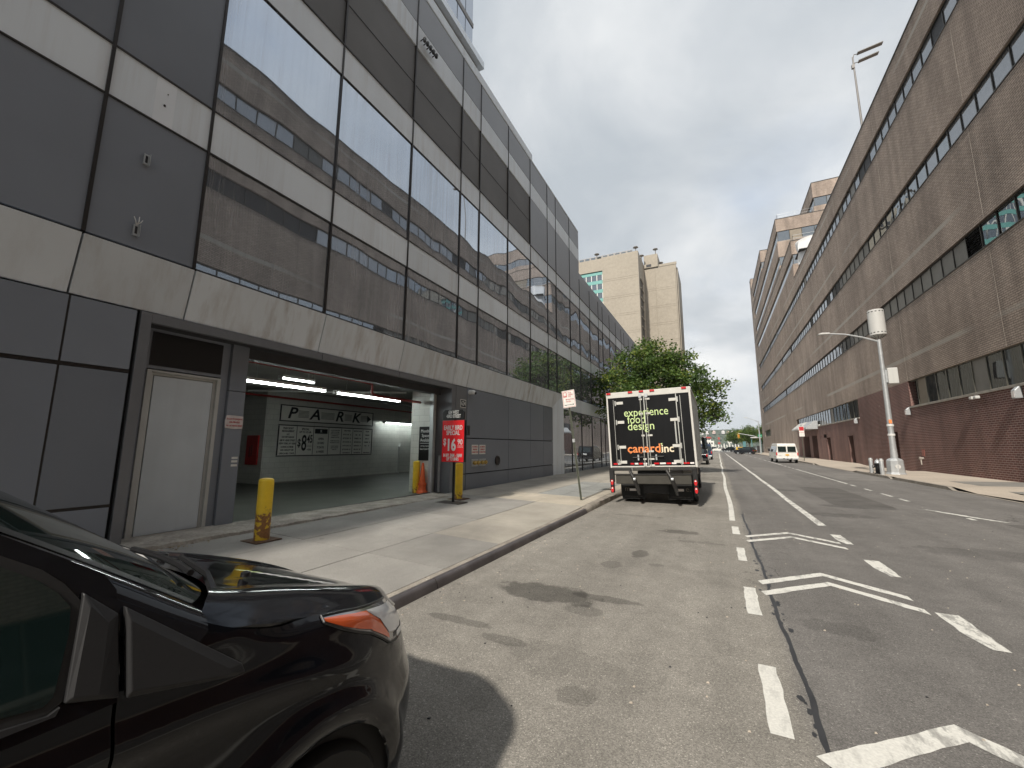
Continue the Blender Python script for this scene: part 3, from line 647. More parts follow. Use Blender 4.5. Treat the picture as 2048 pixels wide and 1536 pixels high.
# entrance recess, jambs, lintel, soffit
gbox('jamb', 'frame_grey', -7.95, XG + 0.006, 2.80, 2.93, 0.1, 3.58, 0.006)
gbox('jamb', 'frame_grey', -8.3, XG + 0.006, 10.72, 10.93, 0.1, 3.58, 0.006)
for a, b in ((2.93, 5.9), (5.91, 8.3), (8.31, 10.72)): gbox('lintel_panel', 'frame_grey', XG - 0.08, XG + 0.004, a, b - 0.006, 3.44, 3.585, 0.004)
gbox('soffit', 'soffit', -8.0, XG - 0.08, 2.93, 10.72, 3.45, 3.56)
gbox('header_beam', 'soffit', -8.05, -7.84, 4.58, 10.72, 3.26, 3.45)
gbox('recess_wall', 'dark_panel', -7.90, -7.80, 2.93, 3.10, 0.1, 3.45); gbox('recess_wall', 'dark_panel', -7.90, -7.80, 3.10, 4.28, 2.82, 3.45)
gbox('recess_wall', 'dark_panel', -7.90, -7.80, 4.16, 4.28, 0.1, 2.82)
gbox('transom_window', 'sign_black', -7.80, -7.79, 3.12, 4.15, 2.87, 3.40)
gbox('pier', 'dark_panel', -8.0, -7.74, 4.29, 4.58, 0.1, 2.6, 0.004); gbox('pier', 'dark_panel', -8.0, -7.74, 4.29, 4.58, 2.612, 3.45, 0.004)
dr = gbox('door', 'door', -7.86, -7.815, 3.215, 4.055, 0.30, 2.715, 0.004); dr['label'] = 'plain grey steel service door without a handle'
for a, b, c, d in ((3.10, 3.165, 0.2, 2.80), (4.105, 4.16, 0.2, 2.80)): gbox('door_frame', 'door_frame', -7.88, -7.775, a, b, c, d, 0.004, dr)
gbox('door_frame', 'door_frame', -7.88, -7.775, 3.167, 4.103, 2.765, 2.80, 0.004, dr)
for a, b, c, d in ((3.167, 3.205, 0.2, 2.762), (4.065, 4.103, 0.2, 2.762), (3.207, 4.063, 2.725, 2.762)): gbox('door_stop', 'door_frame', -7.87, -7.825, a, b, c, d, 0, dr)
# rough raised concrete strip along the opening
n = 60; rows = []
for i in range(n + 1):
    y = 2.85 + (10.35 - 2.85) * i / n; j = lambda s=0.012: random.uniform(-s, s)
    h = 0.245 + 0.05 * max(0, 1 - i / n * 1.1)
    rows.append([(-7.80, y, 0.1), (-7.80, y, h + 0.01), (-7.1 - 0.0 + j(), y, h + j(.006)), (-6.98 + j(.02), y, h - 0.012 + j(.01)), (-6.955 + j(.02), y, 0.17 + j(.01)), (-6.95, y, 0.1)])
obj('threshold', MB(G0).grid(rows), M['sill_conc'], gar, smooth=50)
# inside the garage
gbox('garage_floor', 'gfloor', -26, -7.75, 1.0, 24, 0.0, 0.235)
gbox('floor_channel', 'iron', -7.95, -7.86, 4.6, 10.4, 0.236, 0.262)
gbox('ceiling', 'ceil', -26, -8.06, 1.0, 24, 3.75, 4.05)
gbox('ceiling_beam', 'ceil', -9.6, -9.1, 1.0, 24, 3.55, 3.745); gbox('ceiling_beam', 'ceil', -13.2, -12.8, 1.0, 24, 3.5, 3.745)
gbox('garage_wall', 'block', -15.6, -15.0, 9.74, 24, 0.236, 3.745); gbox('garage_wall', 'block', -26, -15.02, 9.70, 9.95, 0.236, 3.745)
gbox('garage_wall', 'block', -26.2, -26, 1, 24, 0.0, 4.0); gbox('garage_wall', 'block', -26, -8.0, 23.9, 24.1, 0.0, 4.0); gbox('garage_wall', 'block', -26, -8.0, 0.9, 1.1, 0.0, 4.0)
gbox('garage_wall', 'block', -8.15, -8.01, 1.1, 4.28, 0.236, 3.745); gbox('garage_wall', 'block', -8.75, -7.99, 10.44, 10.70, 0.236, 3.6)
gbox('garage_wall', 'block', -8.75, -8.62, 10.72, 23.9, 0.236, 3.745)
gbox('door_track', 'galv', -7.97, -7.84, 10.36, 10.425, 0.24, 3.26, 0.004); gbox('door_track', 'galv', -7.80, -7.76, 10.62, 10.70, 0.24, 1.35, 0.004)
gbox('floor_kerb', 'ceil', -15.0, -14.9, 9.74, 24, 0.236, 0.28)
for p in ([(-15.0, 9.6, 3.2), (-12, 9.6, 3.2)],): pass
def pipe(name, label, path, r, mat='red_pipe', grp='sprinkler pipes under the garage ceiling'):
    o = obj(name, MB().tube(path, r, 8), M[mat], None, smooth=40); return tag(o, label, 'pipe', grp)
pipe('sprinkler_pipe', 'red sprinkler main running over the garage entrance with a drop', [(-8.35, 3.6, 3.33), (-8.35, 7.9, 3.33), (-8.36, 8.28, 3.31), (-8.36, 8.30, 3.05), (-8.36, 8.5, 3.0), (-8.36, 10.35, 3.0)], 0.04)
pipe('sprinkler_pipe', 'thin red branch pipe crossing deeper under the garage ceiling', [(-8.4, 5.0, 3.34), (-11, 5.3, 3.34), (-14.8, 5.6, 3.34)], 0.035)
pipe('sprinkler_pipe', 'dark red pipe running above the parking sign wall', [(-14.6, 8.0, 3.42), (-14.6, 16.0, 3.42), (-14.6, 20, 3.40)], 0.04)
pipe('conduit_pipe', 'pale conduit slung diagonally under the garage ceiling', [(-14.2, 8.5, 3.48), (-11.2, 9.6, 3.40), (-8.9, 10.3, 3.34)], 0.03, 'white_metal')
pipe('downpipe', 'white pipe stub standing against the sign wall', [(-14.93, 16.9, 0.25), (-14.93, 16.9, 1.6), (-14.93, 17.0, 1.75)], 0.05, 'white_metal', 'pipes inside the garage')
def tube_light(label, a, b, z, two=True):
    a, b = Vector((*a, z)), Vector((*b, z)); d = (b - a); L = d.length; c = (a + b) / 2
    t = thing('tube_light', label, 'light', c, math.atan2(d.y, d.x), 'tube lights in the garage')
    obj('housing', MB().box(-L / 2, L / 2, -0.11, 0.11, 0.03, 0.09), M['white_metal'], t, bev=0.006)
    for s in (-0.055, 0.055) if two else (0,): obj('lit_tube', MB().tube([(-L / 2 + .03, s, 0.01), (L / 2 - .03, s, 0.01)], 0.016, 8), M['tube'], t)
    for s in (-1, 1): obj('lamp_holder', MB().box(s * L / 2 - .012, s * L / 2 + .012, -0.09, 0.09, -0.02, 0.03), M['white_metal'], t)
    for s in (-1, 1): obj('hanger', MB().tube([(s * L * .35, 0, 0.09), (s * L * .35, 0, 3.74 - z)], 0.006, 5), M['galv'], t)
tube_light('long tube light hanging nearest the garage entrance beside the pier', (-9.3, 5.4), (-9.2, 7.45), 3.05)
tube_light('long tube light hanging above the parking sign end', (-9.25, 7.85), (-9.1, 10.2), 3.05)
tube_light('short tube light tucked up under the ceiling behind the red pipe', (-9.7, 6.55), (-9.65, 7.45), 3.30, False)
tube_light('far tube light at the back of the garage over the red panel', (-21.8, 8.2), (-20.3, 8.2), 3.0, False)
tube_light('thin tube light on the far stretch of the sign wall', (-14.6, 15.4), (-14.6, 18.3), 2.75, False)

# ------------------------------------------------------------------ signs and fittings at the garage
def wx(x, o): return x - o
# PARK arrow sign on the inner wall (faces the street)
o_ = (-14.99, 12.64, 2.89)
t = thing('parking_sign', 'long white PARK sign with an arrow on the garage wall', 'sign', o_)
obj('board', MB().box(-0.03, 0, -2.38, 2.38, -0.30, 0.30), M['sign_white'], t)
for a, b, c, d in ((-2.40, 2.40, -0.325, -0.285), (-2.40, 2.40, 0.285, 0.325), (-2.40, -2.355, -0.28, 0.28), (2.355, 2.40, -0.28, 0.28)): obj('border', MB().box(-0.03, 0.012, a, b, c, d), M['ink'], t)
for ch, y in zip('PARK', (-1.92, -0.86, 0.38, 1.32)): text(ch, 0.62, (0.008, y, 0), M['ink'], t, '+x', 1.15, 0.022, shear=0.25)
for k in range(6):
    for a, b in ((-1.62, -1.15), (-0.55, 0.12), (0.68, 1.08), (1.62, 2.05)): obj('stripe', MB().box(0, 0.004, a, b, -0.135 + k * 0.05, -0.118 + k * 0.05), M['ink'], t)
obj('arrowhead', MB().prism([(2.02, -0.17), (2.27, 0), (2.02, 0.17)], 'x', 0, 0.006), M['ink'], t)
o_ = (-14.99, 12.64, 1.83)
t = thing('rate_board', 'wide white price board of seven columns under the arrow sign', 'sign', o_)
obj('board', MB().box(-0.03, 0, -2.40, 2.38, -0.58, 0.58), M['sign_white'], t)
for a, b, c, d in ((-2.42, 2.40, -0.61, -0.57), (-2.42, 2.40, 0.57, 0.61), (-2.42, -2.38, -0.56, 0.56), (2.36, 2.40, -0.56, 0.56)): obj('border', MB().box(-0.03, 0.012, a, b, c, d), M['ink'], t)
for y in (-1.63, -0.86, -0.12, 0.56, 1.20, 1.80): obj('divider', MB().box(0, 0.005, y - 0.01, y + 0.01, -0.56, 0.56), M['ink'], t)
def lines(t, y, rows, x=0.006, face='+x', col='ink', sx=0.8, bold=0.004):
    for z, s, b in rows: text(b, s, (x, y, z), M[col], t, face, sx, bold)
lines(t, -2.0, [(0.47, .11, 'PARK RIGHT'), (0.36, .11, 'MANAGEMENT'), (0.24, .10, 'LLC'), (0.13, .09, '1364 DRY GARAGE'), (0.0, .10, '608 W. 42ND STREET'), (-0.12, .10, 'NEW YORK, NY 10036'), (-0.25, .09, 'LICENSE # 2108180'), (-0.37, .09, 'CAR CAPACITY 250'), (-0.5, .09, 'OPEN 24 HRS - 7 DAYS')], sx=0.7)
lines(t, -1.25, [(0.46, .12, 'SPECIAL'), (0.34, .11, 'UP TO 1/2 HR')])
text('$', .42, (0.006, -1.50, -0.10), M['ink'], t, '+x', 0.7, 0.012); text('8', .88, (0.006, -1.28, -0.12), M['ink'], t, '+x', 0.55, 0.022); text('45', .44, (0.006, -1.02, 0.06), M['ink'], t, '+x', 0.6, 0.016)
obj('rule', MB().box(0, 0.005, -1.14, -0.91, -0.22, -0.205), M['ink'], t); text('+TAX', .1, (0.006, -1.03, -0.36), M['ink'], t, '+x', 0.8, 0.004)
obj('emblem', MB().box(0, 0.005, -0.80, -0.18, 0.30, 0.50), M['ink'], t); text('R', .16, (0.008, -0.50, 0.40), M['ink_white'], t, '+x')
lines(t, -0.49, [(0.08, .13, 'OPEN'), (-0.09, .13, '24 HRS'), (-0.27, .13, '7 DAYS'), (-0.45, .13, 'A WEEK')])
lines(t, 0.22, [(0.46 - k * 0.075, .05, s) for k, s in enumerate(['ALL VEHICLES ARE PARKED', 'SUBJECT TO THE TERMS', 'SET OUT ON THE TICKET', 'PLEASE REMOVE ALL', 'VALUABLES FROM CARS', '', 'OVERSIZE VEHICLES EXTRA', 'TAX ADDED TO ALL RATES', '', 'RATES MAY CHANGE', 'FOR SPECIAL EVENTS', 'THANK YOU'])], bold=0.001)
for y0, hd, rw in ((0.88, 'DAILY RATES', ['UP TO 1 HR    18', 'UP TO 2 HR    22', 'UP TO 10 HR   34', 'UP TO 12 HR   38', 'UP TO 24 HR   45']), (1.50, 'MONTHLY RATES', ['CAR      422', 'OVERSIZE   100', 'MOTORCYCLE', 'EXTRA KEY   15', 'REG CAR    360']), (2.08, 'EXTRAS', ['PARKING', 'DAILY  5', 'OVERSIZE   10', 'VAN      10', ''])):
    lines(t, y0, [(0.47, .075, hd)] + [(0.30 - k * 0.165, .075, s) for k, s in enumerate(rw)] + [(-0.51, .05, '18.375% PARKING TAX')], sx=0.8)
t = thing('wall_panel', 'red metal cabinet panel on the inner garage wall', 'panel', (-15.55, 9.68, 1.47))
obj('face', MB().box(-0.34, 0.34, -0.06, 0, -0.54, 0.54), flat('red_cabinet', (0.42, 0.012, 0.014), 0.4), t, bev=0.008)
obj('glyph', MB().box(-0.14, -0.06, -0.064, -0.061, -0.28, 0.12).box(-0.02, 0.05, -0.064, -0.061, -0.22, 0.18), flat('dark_red_ink', (0.16, 0.01, 0.01), 0.5), t)
t = thing('space_sign', 'black sign offering monthly spaces on the white block pier', 'sign', (-8.17, 10.435, 1.72))
obj('board', MB().box(-0.23, 0.30, -0.02, 0, -0.52, 0.52), M['sign_black'], t)
for z, s, b in ((0.38, .14, 'Monthly'), (0.24, .14, 'Spaces'), (0.10, .14, 'Available'), (-0.08, .05, '624 West 43rd Street'), (-0.17, .075, 'Scan Code Here')): text(b, s, (0.03, -0.022, z), M['ink_white'], t, '-y', 0.85)
obj('rule', MB().box(-0.18, 0.26, -0.024, -0.0205, 0.0, 0.012), M['ink_white'], t)
# bollards
def bollard(label, loc, h, r, mat, plate=0.0, grp='yellow bollards at the garage entrance'):
    t = thing('bollard', label, 'bollard', loc, 0, grp)
    obj('post', MB().lathe([(r, 0.0), (r, h - 0.05), (r * 0.97, h - 0.025), (r * 0.80, h - 0.006), (r * 0.45, h + 0.004), (0.01, h + 0.006)], n=28), M[mat], t, smooth=50)
    if plate: obj('base_plate', MB().box(-plate, plate, -plate, plate, -0.005, 0.014), M['rust'], t, bev=0.003)
    return t
bollard('rust-eaten yellow bollard in front of the service door pier', (-6.36, 4.22, wz(-6.36, 4.22)), 0.93, 0.108, 'yellow', 0.20)
bollard('yellow bollard behind the red price sign with flaking base', (-6.47, 9.80, wz(-6.47, 9.8)), 0.97, 0.105, 'yellow2', 0.22)
bollard('clean yellow bollard inside by the white block pier', (-8.32, 10.25, 0.235), 0.95, 0.105, 'yellow2')
t = thing('traffic_cone', 'tall slim orange traffic cone beside the inside bollard', 'cone', (-8.10, 10.27, 0.236))
obj('body', MB().lathe([(0.135, 0.0), (0.128, 0.05), (0.10, 0.26), (0.035, 0.88), (0.028, 0.90)], n=20), M['cone'], t, smooth=50); obj('base', MB().lathe([(0.17, 0.0), (0.165, 0.06), (0.13, 0.09)], n=8), M['cone'], t); obj('collar', MB().lathe([(0.118, 0.22), (0.126, 0.24), (0.122, 0.30), (0.10, 0.31)], n=20), M['cone'], t)
# price stand
t = thing('price_stand', 'red early bird price board on a black pole stand', 'sign', (-6.24, 9.15, wz(-6.24, 9.15)), 0.0)
zb = wz(-6.24, 9.15)
obj('base_plate', MB().box(-0.38, 0.34, -0.22, 0.22, 0, 0.014), M['iron'], t); obj('pole', MB().box(-0.028, 0.028, 0.03, 0.075, 0.014, 2.30), M['sign_black'], t)
obj('board', MB().box(-0.345, 0.345, -0.03, 0.03, 1.235 - zb, 2.315 - zb), M['sign_red'], t, bev=0.004); obj('edge', MB().box(0.346, 0.366, -0.035, 0.05, 1.235 - zb, 2.315 - zb), M['sign_black'], t)
ht = obj('header', MB().prism([(-0.34, 2.335 - zb), (0.335, 2.335 - zb), (0.335, 2.54 - zb), (0.27, 2.60 - zb), (-0.27, 2.60 - zb), (-0.34, 2.54 - zb)], 'y', -0.025, 0.025), M['sign_black'], t)
for z, s, b, f in ((2.53, .125, '624 WEST', .33), (2.425, .125, '43RD STREET', .45)): text(b, s, (0.0, -0.028, z - zb), M['ink_white'], t, '-y', 0.72, 0.006, fit=f)
for z, s, b, k in ((2.12, .165, 'EARLY BIRD', .58), (1.985, .165, 'SPECIAL', .42), (1.40, .12, 'IN BY: 3AM - 10AM', .58), (1.305, .12, 'UP TO 8HRS', .38)): text(b, s, (0.0, -0.033, z - zb), M['ink_white'], t, '-y', k, 0.006, fit=k)
text('$', .24, (-0.255, -0.033, 1.745 - zb), M['ink_white'], t, '-y', .7, 0.012); text('16', .42, (-0.055, -0.033, 1.66 - zb), M['ink_white'], t, '-y', .72, 0.024); text('90', .20, (0.225, -0.033, 1.745 - zb), M['ink_white'], t, '-y', .8, 0.006)
obj('rule', MB().box(0.14, 0.31, -0.033, -0.0305, 1.645 - zb, 1.655 - zb), M['ink_white'], t); text('+PARKING TAX', .035, (0.225, -0.033, 1.615 - zb), M['ink_white'], t, '-y', .75)
obj('side_box', MB().box(0.37, 0.45, 0.0, 0.09, 1.92 - zb, 2.18 - zb), M['sign_black'], t, bev=0.01)
# number plate, dome camera, fire connections
t = thing('house_number', 'small white plate numbered 624 on the dark jamb', 'sign', (XG + 0.012, 11.36, 3.02))
obj('plate', MB().box(0, 0.008, -0.17, 0.17, -0.135, 0.135), M['sign_white'], t, bev=0.004); obj('field', MB().box(0.0085, 0.010, -0.145, 0.145, -0.11, 0.11), M['ink'], t); text('624', .21, (0.0115, 0, 0), M['ink_white'], t, '+x', 0.8, 0.004)
t = thing('security_camera', 'white dome security camera under the pale fascia', 'camera', (XG + 0.01, 11.75, 3.44))
obj('mount', MB().lathe([(0.075, -0.01), (0.075, 0.05), (0.06, 0.07)], n=20, axis='x'), M['white_metal'], t, smooth=40); obj('housing', MB().lathe([(0.02, -0.06), (0.075, -0.05), (0.095, 0.0), (0.085, 0.045), (0.05, 0.075), (0.01, 0.085)], c=(0.12, 0.02, -0.01), n=20), M['white_metal'], t, smooth=60); obj('eye', MB().lathe([(0.05, 0.0), (0.05, 0.02), (0.03, 0.04), (0.005, 0.045)], c=(0.19, 0.05, -0.03), n=16, axis='x'), M['ink'], t, smooth=50)
for y in (12.18, 12.68):
    t = thing('fire_connection', 'twin brass hose connection under a small sign, ' + ('nearer the price stand' if y < 12.4 else 'nearer the round vent'), 'hose connection', (XG + 0.004, y, 1.09), 0, 'brass fire connections on the dark panel')
    obj('plate', MB().box(0, 0.02, -0.24, 0.20, -0.12, 0.12), M['galv'], t, bev=0.004)
    for dy_ in (-0.12, 0.10): obj('brass_cap', MB().lathe([(0.055, 0.02), (0.055, 0.06), (0.072, 0.065), (0.072, 0.10), (0.045, 0.11), (0.03, 0.14)], c=(0, dy_, 0), n=14, axis='x'), M['brass'], t, smooth=40)
    t = thing('small_sign', 'little white fire department plate above the ' + ('first' if y < 12.4 else 'second') + ' brass hose connection', 'sign', (XG + 0.004, y - 0.02, 1.53), 0, 'plates above the fire connections')
    obj('plate', MB().box(0, 0.006, -0.21, 0.21, -0.16, 0.16), M['sign_white'], t)
    for z, b in ((0.09, 'AUTOMATIC'), (0.0, 'SPRINKLER'), (-0.09, 'CONNECTION')): text(b, .075, (0.007, 0, z), M['ink_red'], t, '+x', 0.8, 0.002)
t = thing('round_vent', 'round dark vent cap on the panel past the hose connections', 'vent', (XG + 0.004, 13.75, 1.12))
obj('rim', MB().lathe([(0.17, 0), (0.17, 0.05), (0.13, 0.06), (0.12, 0.03)], n=24, axis='x'), M['iron'], t, smooth=40)
t = thing('paper_notice', 'creased handwritten paper taped to the pier by the door', 'notice', (-7.735, 4.43, 2.05))
obj('sheet', MB().grid([[(0.002, -0.15, -0.10), (0.008, 0, -0.12), (0.003, 0.15, -0.11)], [(0.006, -0.16, 0.02), (0.012, 0, 0.01), (0.006, 0.15, 0.0)], [(0.002, -0.14, 0.12), (0.006, 0, 0.12), (0.002, 0.15, 0.11)]]), M['paper'], t)
for z, b in ((0.06, 'In case of emergency'), (0.0, '646-300-1223'), (-0.06, 'for car wash & detail')): text(b, .045, (0.014, 0, z), M['ink_red'], t, '+x', 0.7)
t = thing('torn_sticker', 'torn white sticker remains on the dark pier', 'sticker', (-7.738, 4.50, 1.36))
for z in (-0.07, 0.0, 0.06): obj('scrap', MB().box(0, 0.003, -0.05 + 0.01 * z, 0.055, z - 0.018, z + 0.02), M['sign_white'], t)
for z, l, w in ((5.79, 'stub socket box high on the blank grey panel', 0), (4.68, 'stub socket with loose wires low on the blank grey panel', 1)):
    t = thing('socket_box', l, 'electrical box', (XU + 0.002, 2.545, z))
    obj('body', MB().box(0, 0.035, -0.028, 0.03, -0.08, 0.08), M['galv'], t); obj('slot', MB().box(0.0355, 0.037, -0.014, 0.014, -0.055, 0.055), M['ink'], t); obj('flange', MB().box(0, 0.07, 0.031, 0.036, -0.09, 0.09), M['galv'], t)
    if w:
        for e in ((-0.05, 0.14), (0.05, 0.12), (0.01, 0.17)): obj('wire', MB().tube([(0.02, 0.0, 0.08), (0.07, e[0] * .6, 0.12), (0.06, e[0], 0.08 + e[1] * .7)], 0.006, 5), M['white_metal'], t)
for k in range(5):
    y = 8.42 + k * 0.145
    t = thing('spotlight', ['black spotlight next to the dark mullion on the pale band', 'second black spotlight from the mullion on the pale band', 'middle black spotlight of the five on the pale band', 'fourth black spotlight from the mullion on the pale band', 'black spotlight farthest from the mullion in the row of five'][k], 'spotlight', (XU + 0.0, y, 13.74), 0, 'row of five black spotlights')
    obj('arm', MB().tube([(0, 0, 0), (0.10, 0, 0.02), (0.14, 0.01, -0.02)], 0.016, 6), M['sign_black'], t); obj('head', MB().lathe([(0.02, -0.07), (0.045, -0.05), (0.055, 0.04), (0.05, 0.06)], c=(0.15, 0.01, -0.03), n=12), M['sign_black'], t, smooth=40)
# kerbside sign on a leaning pole
t = thing('street_sign', 'leaning green steel pole with a white and red truck loading sign', 'street sign', (-3.55, 11.62, wz(-3.55, 11.62)), rot=(0, R_(-6.6), 0))
b = MB()
b.prism([(-0.03, -0.018), (-0.012, -0.018), (-0.008, 0.02), (0.008, 0.02), (0.012, -0.018), (0.03, -0.018), (0.03, -0.012), (0.016, -0.012), (0.011, 0.026), (-0.011, 0.026), (-0.016, -0.012), (-0.03, -0.012)], 'z', -0.1, 3.0)
obj('pole', b, M['green_pole'], t)
obj('bracket', MB().box(-0.035, 0.035, -0.03, 0.03, 1.62, 1.72), M['galv'], t)
pl = obj('sign_plate', MB().box(-0.175, 0.215, -0.034, -0.028, 2.64, 3.15), M['sign_white'], t, bev=0.02)
obj('border', MB().box(-0.155, 0.195, -0.0352, -0.0345, 3.125, 3.132).box(-0.155, 0.195, -0.0352, -0.0345, 2.655, 2.662).box(-0.16, -0.153, -0.0352, -0.0345, 2.66, 3.13).box(0.193, 0.2, -0.0352, -0.0345, 2.66, 3.13), M['ink_red'], pl)
obj('pictogram', MB().box(-0.14, -0.03, -0.0362, -0.0345, 2.955, 3.10), M['ink_red'], pl); obj('truck_symbol', MB().box(-0.125, -0.045, -0.0375, -0.0365, 3.0, 3.085).box(-0.12, -0.10, -0.0375, -0.0365, 2.975, 2.995).box(-0.07, -0.05, -0.0375, -0.0365, 2.975, 2.995), M['sign_white'], pl)
for z, s, bb, x in ((3.07, .055, 'Truck', 0.03), (3.02, .055, 'Loading', 0.05), (2.97, .055, 'Only', 0.02), (2.88, .052, 'Monday-Friday', 0.02), (2.82, .052, '7am-6pm', -0.03)): text(bb, s, (x + .03, -0.036, z), M['ink_red'], pl, '-y', 0.8, 0.001)
obj('arrow', MB().box(-0.09, 0.13, -0.036, -0.0345, 2.713, 2.725).prism([(-0.13, 2.719), (-0.085, 2.70), (-0.085, 2.738)], 'y', -0.036, -0.0345).prism([(0.17, 2.719), (0.125, 2.70), (0.125, 2.738)], 'y', -0.036, -0.0345), M['ink'], pl)

# ================================================================== BOX TRUCK
def wheel(parent, c, r, w, tmat='tyre', rim='galv', n=28, detail=True):
    """wheel on an axle along x; c = centre"""
    h = w / 2
    wo = obj('wheel', MB().lathe([(r * .60, -h * .9), (r * .93, -h), (r, -h * .7), (r, h * .7), (r * .93, h), (r * .60, h * .9)], c, n, 'x'), M[tmat], parent, smooth=45)
    if detail: obj('rim', MB().lathe([(0.03, -h * .55), (r * .30, -h * .6), (r * .5, -h * .45), (r * .60, -h * .93), (r * .64, -h * .95)], c, n, 'x').lathe([(0.03, h * .55), (r * .30, h * .6), (r * .5, h * .45), (r * .60, h * .93), (r * .64, h * .95)], c, n, 'x'), M[rim], wo, smooth=45)
    return wo
TR = thing('box_truck', 'parked box truck with black rear doors and aluminium edges', 'truck', (-1.70, 12.65, 0.0), rot=(0, R_(-2.0), R_(0.4)))
tb = lambda name, m, *a, bev=0.0, par=None, **k: obj(name, MB().box(*a), M[m] if isinstance(m, str) else m, par or TR, bev=bev, **k)
z0, z1 = 1.06, 3.31; hw = 1.20
tb('cargo_box', 'alu', -hw + .01, hw - .01, 0.06, 5.2, z0 + .02, z1 - .02)
for k in range(13): tb('side_rib', 'alu', hw - .012, hw + .004, 0.42 + k * 0.38, 0.46 + k * 0.38, z0 + .1, z1 - .1)
tb('side_rail', 'alu', hw - .015, hw + .012, 0.07, 5.2, z0 + .02, z0 + .14); tb('roof_rail', 'alu', hw - .02, hw + .012, 0.07, 5.2, z1 - .09, z1)
tb('roof', 'truck_white', -hw, hw, 0.02, 5.2, z1 - .018, z1 + .012)
# rear frame
tb('rear_post', 'truck_white', -hw, -hw + .045, 0, .08, z0, z1, bev=.004); tb('rear_post', 'truck_white', hw - .055, hw, 0, .08, z0, z1, bev=.004)
tb('rear_header', 'truck_white', -hw + .047, hw - .057, 0, .08, z1 - .16, z1, bev=.004); tb('rear_sill', 'truck_white', -hw + .047, hw - .057, -.02, .08, z0 + .012, z0 + .045, bev=.004)
tb('corner_panel', 'truck_black', -hw + .048, -0.90, .012, .05, z0 + .055, z1 - .165); tb('corner_panel', 'truck_black', 0.80, hw - .058, .012, .05, z0 + .055, z1 - .165)
dl = tb('rear_door', 'truck_black', -0.895, -0.085, 0.0, .05, z0 + .055, z1 - .165, bev=.004); dr2 = tb('rear_door', 'truck_black', -0.075, 0.795, 0.0, .05, z0 + .055, z1 - .165, bev=.004)
for x in (-0.09, 0.80): tb('door_edge', 'alu', x - .012, x + .012, -.004, .01, z0 + .055, z1 - .165)
for d, x, s in ((dl, -0.90, 1), (dr2, 0.80, -1)):
    for z in (1.22, 1.66, 2.40, 2.98):
        obj('hinge', MB().box(min(x, x + s * .20), max(x, x + s * .20), -.022, -.002, z - .042, z + .042), M['truck_white'], d, bev=.004)
        obj('hinge_pin', MB().box(x - s * .03 - .018, x - s * .03 + .018, -.03, .0, z - .075, z + .075), M['alu'], d)
    obj('hinge_rod', MB().tube([(x + s * .03, -.012, z0 + .1), (x + s * .03, -.012, 1.62)], .012, 6), M['alu'], d)
    xb = -0.19 if s > 0 else -0.02
    obj('lock_bar', MB().tube([(xb, -.03, z0 + .02), (xb, -.03, z1 - .12)], .014, 8), M['alu'], d)
    for z in (1.12, 1.30, 1.52, 1.98, 2.62, 3.05): obj('bar_guide', MB().box(xb - .035, xb + (.10 if s < 0 else .05), -.035, -.002, z - .025, z + .025), M['truck_white'], d, bev=.003)
    obj('handle', MB().tube([(xb, -.045, 1.36), (xb + (-.33 if s > 0 else .36), -.05, 1.37 if s < 0 else 1.35)], .017, 8), M['dark_steel'], d); obj('handle_catch', MB().box(xb + (-.17 if s > 0 else .16) - .02, xb + (-.17 if s > 0 else .16) + .02, -.06, 0, 1.27, 1.43), M['galv'], d)
    obj('bar_cam', MB().box(xb - .04, xb + .04, -.05, 0, z1 - .21, z1 - .10), M['galv'], d)
for x, z in ((-.62, 3.0), (.55, 2.2)): pass
tb('scratch', 'alu', .70, .735, -.003, 0.0, 1.72, 2.36, par=dr2)
def ttext(b, s, x, z, m, sx=1.0, bold=0.0, **k): return text(b, s, (x, -0.004, z), M[m], TR, '-y', sx, bold, 'LEFT', **k)
ttext('experience', .34, -.70, 2.665, 'lime', fit=1.25); ttext('food', .34, -.61, 2.455, 'lime', fit=.51); ttext('design', .34, -.62, 2.255, 'lime', fit=.75)
ttext('canard', .34, -.67, 1.60, 'orange', .92, .008, fit=.93); ttext('inc', .30, .285, 1.585, 'cream', 1.0, .010, fit=.33)
for x, w in ((-.60, .05), (-.30, .05), (-.02, .05), (.02, .04), (.20, .05), (.27, .05), (.36, .05)): tb('serif', 'orange' if x < .22 else 'cream', x, x + w, -.006, -.003, 1.475, 1.487)
obj('leaf_mark', MB().prism([(.275, 1.73), (.33, 1.75), (.315, 1.69)], 'y', -.006, -.003), M['lime'], TR)
for i, (a, b_) in enumerate([(-1.1, -.98), (-.97, -.8), (-.60, -.50), (-.48, -.38), (-.36, -.25), (-.23, -.13), (.06, .20), (.22, .38), (.40, .52), (.54, .66), (.85, 1.0), (1.02, 1.12)]):
    tb('reflector', 'red_lens' if i % 2 == 0 else 'white_lens', a, b_, -.024 if abs(a) < .8 else .004, -.001 if abs(a) < .8 else .011, z0 + .09, z0 + .135)
for x in (-1.12, -.47, -.15, .16, 1.03): tb('marker_light', 'red_lens', x - .065, x + .065, -.03, 0, z1 - .05, z1 + .005, bev=.008)
for x in (-1.0, .9): tb('rivet_strip', 'alu', x, x + .012, .004, .012, z0 + .1, z1 - .22)
